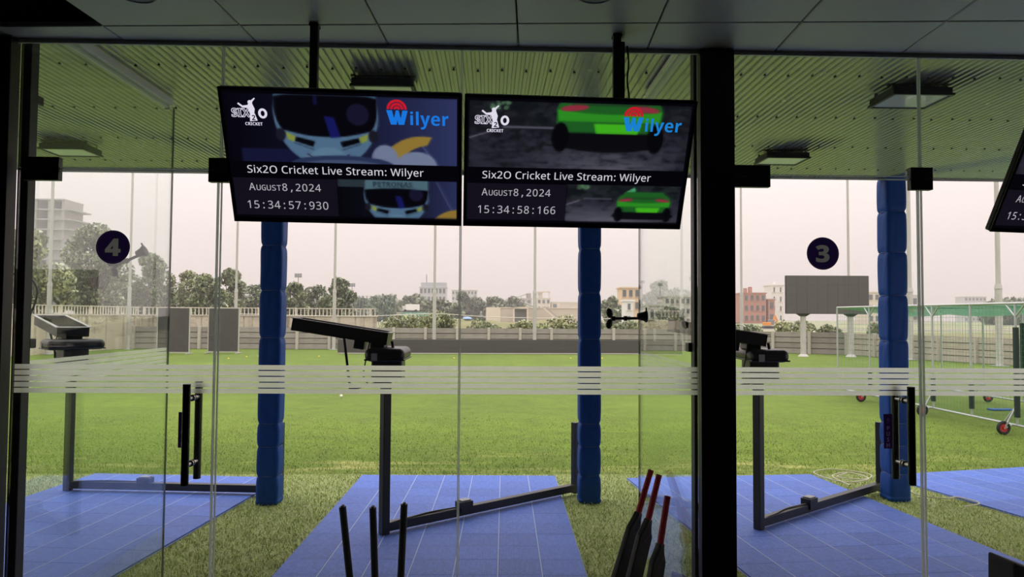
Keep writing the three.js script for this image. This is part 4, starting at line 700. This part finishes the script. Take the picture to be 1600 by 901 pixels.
building('brick_annex', 'low red brick wing beside the unfinished brick building', 78.1, 79.9, 6.9, -200, 6, brick, 2, 1);
building('pale_tower', 'pale hazy tower left of the scoreboard', 87.5, 91.6, 12, -222, 6, paleW, 4, 2, { tank: [[0, 1]], ww: 0.2 });
building('pale_block', 'pale block between the brick wing and the pale tower', 80.3, 84.4, 7.4, -212, 6, paint(0.6, 0.57, 0.54), 3, 2);
building('cream_block', 'cream block just right of the scoreboard', 106.5, 112, 9.2, -200, 7, cream, 3, 3);
building('flat_roof_block', 'pale flat roofed block behind the right padded post', 122, 134.5, 9.2, -222, 8, paint(0.6, 0.57, 0.55), 2, 5);
building('far_apartment', 'hazy far apartment block near the right edge', 268.8, 281.6, 14.4, -400, 8, paint(0.5, 0.49, 0.5), 5, 6);
{ // long boundary wall of the neighbouring plot with shed and stair
  const w = thing('plot_wall', 'long cream wall of the neighbouring plot', 'wall', [7.4, 0.2, -110]); part('wall_panel', B(16.4, 2.9, 0.4, 0.1, 1.45, 0), paint(0.55, 0.48, 0.4), w); part('pale_panel', B(2.2, 2.95, 0.5, -7.1, 1.475, 0.06), cream, w); part('raised_panel', B(6, 3.8, 0.4, 6.1, 1.9, -0.2), paint(0.58, 0.52, 0.45), w); part('coping', B(16.4, 0.12, 0.6, 0.1, 2.95, 0), cream, w);
  const s = thing('gate_shed', 'small shed with a pitched roof in front of the long wall', 'shed', [4.3, 0.2, -105]); for (const x of [-1.0, 1.0]) part('shed_post', B(0.22, 3, 0.22, x, 1.5, 0), cream, s); part('shed_lintel', B(2.3, 0.3, 0.3, 0, 2.9, 0), cream, s); part('shed_back', B(2, 2.8, 0.2, 0, 1.4, -2), S(rgb(0.2, 0.2, 0.21), 0.8), s);
  for (const k of [-1, 1]) part('roof_slope', new THREE.BoxGeometry(1.9, 0.1, 3).rotateZ(-k * 0.4).translate(k * 0.85 + 0.5, 3.35, -1), k > 0 ? paint(0.62, 0.64, 0.68) : paint(0.2, 0.21, 0.23), s);
  const st = thing('outdoor_stair', 'sloping stair rail in front of the long wall', 'stair', [8.8, 0.2, -106.5]); part('stringer', bar(V(-1.1, 2.95, 0), V(1.1, 1.05, 0), 0.3, 0.18), cream, st); part('hand_rail', bar(V(-0.8, 3.1, 0.1), V(1.3, 1.35, 0.1), 0.1, 0.1), concFar, st); part('stair_block', B(1.2, 1.0, 0.8, 1.3, 0.5, 0), cream, st);
}
{ const f = thing('lattice_fence', 'tall green lattice sports fence in the left distance', 'fence', [-19.4, 0.2, -120]); const gm = S(rgb(0.09, 0.17, 0.14), 0.8); for (let i = 0; i <= 10; i++) part('fence_post', B(0.09, 4.9, 0.09, -3.3 + i * 0.66, 2.45, 0), gm, f); const n = []; for (let y = 0.3; y < 4.9; y += 0.3) n.push(B(6.6, 0.035, 0.03, 0, y, 0)); const q = part('fence_wires', merge(n), gm, f); q.userData.kind = 'stuff'; }
[[-34.8, -130, 8.8, 'behind the trees right of the left padded post'], [-29, -150, 8, 'right of the rounded tree'], [38, -180, 10.6, 'left one above the pale villa'], [42.6, -180, 10, 'right one above the pale villa']].forEach(([x, z, h, where]) => { const m = thing('floodlight_mast', 'distant floodlight mast ' + where, 'mast', [x, 0.2, z], 0, 'distant floodlight masts'); part('mast', rod(V(0, 0, 0), V(0, h, 0), 0.12, 0.07, 8), concFar, m); for (const dx of [-0.42, 0.02, 0.46]) for (const dy of [0, 0.42]) part('lamp_head', B(0.36, 0.3, 0.2, dx, h - 0.3 + dy, 0.1), paint(0.24, 0.25, 0.26), m); part('cross_arm', B(1.3, 0.08, 0.08, 0, h - 0.1, 0), concFar, m); });
{ const t = thing('box_truck', 'white box truck parked in the centre distance', 'truck', [-16.5, 0.2, -150]); part('cargo_box', RB(2.7, 1.25, 2.2, 0.05, 0.1, 3.35, 0), paint(0.78, 0.76, 0.74), t); part('cab', RB(0.8, 1.0, 2, 0.1, -1.5, 3.1, 0), paint(0.6, 0.58, 0.55), t); for (const x of [-1.3, 0.9]) part('wheel', rod(V(x, 2.6, 0.9), V(x, 2.6, 1.2), 0.32, 0.32, 14), M.blackPlastic, t); part('ramp', B(7, 2.35, 4, 0.5, 1.15, 0), paint(0.36, 0.37, 0.3), t); part('green_sheet', B(9, 0.9, 0.1, 2.6, 1.9, 2.2), paint(0.14, 0.3, 0.23), t); }
{ const e = thing('excavator', 'orange excavator working behind the plank wall', 'excavator', [42.4, 0.235, -108]), o = S(rgb(0.75, 0.27, 0.03), 0.5); part('tracks', RB(2.0, 0.4, 1.2, 0.15, -0.1, 0.2, 0), M.blackPlastic, e); part('engine_deck', RB(1.0, 0.5, 1.1, 0.06, -0.5, 0.7, 0), o, e); part('cab', RB(0.7, 0.8, 0.9, 0.06, 0.1, 0.95, 0), S(rgb(0.2, 0.22, 0.24), 0.3), e); part('boom', merge([bar(V(0.45, 0.6, 0), V(0.75, 2.0, 0), 0.25, 0.24), bar(V(0.75, 2.0, 0), V(1.25, 0.8, 0), 0.2, 0.18)]), o, e); part('bucket', RB(0.4, 0.4, 0.5, 0.05, 1.2, 0.62, 0), o, e); part('front_blade', RB(0.5, 0.35, 0.9, 0.04, 0.85, 0.25, 0), o, e); }
solo('tarpaulin', new THREE.SphereGeometry(0.6, 16, 8, 0, 6.283, 0, 1.57).scale(1, 0.55, 0.8).translate(-3.0, 1.45, -90), S(rgb(0.3, 0.45, 0.68), 0.6), 'pale blue tarpaulin heap right of the middle glass joint', 'tarpaulin');
solo('earth_bank', (() => { const g = new THREE.PlaneGeometry(26, 8, 40, 10).rotateX(-Math.PI / 2), p = g.attributes.position, a = lattice(16, 55); for (let i = 0; i < p.count; i++) { const v = (4 - p.getZ(i)) / 8; p.setY(i, 0.2 + (v > 0.05 ? 1.1 * Math.sin(Math.PI * Math.min(1, v)) : 0) * (0.6 + 0.6 * a(p.getX(i) / 26 + 0.5, v)) * Math.min(1, (13 - Math.abs(p.getX(i))) / 4)); } g.computeVertexNormals(); return g.translate(0, 0, -90); })(), S(rgb(0.3, 0.29, 0.14), 1, 0, { map: mottled }), 'low grassy bank in front of the long cream wall', 'bank', null, 'structure');

renderer.render(scene, camera);
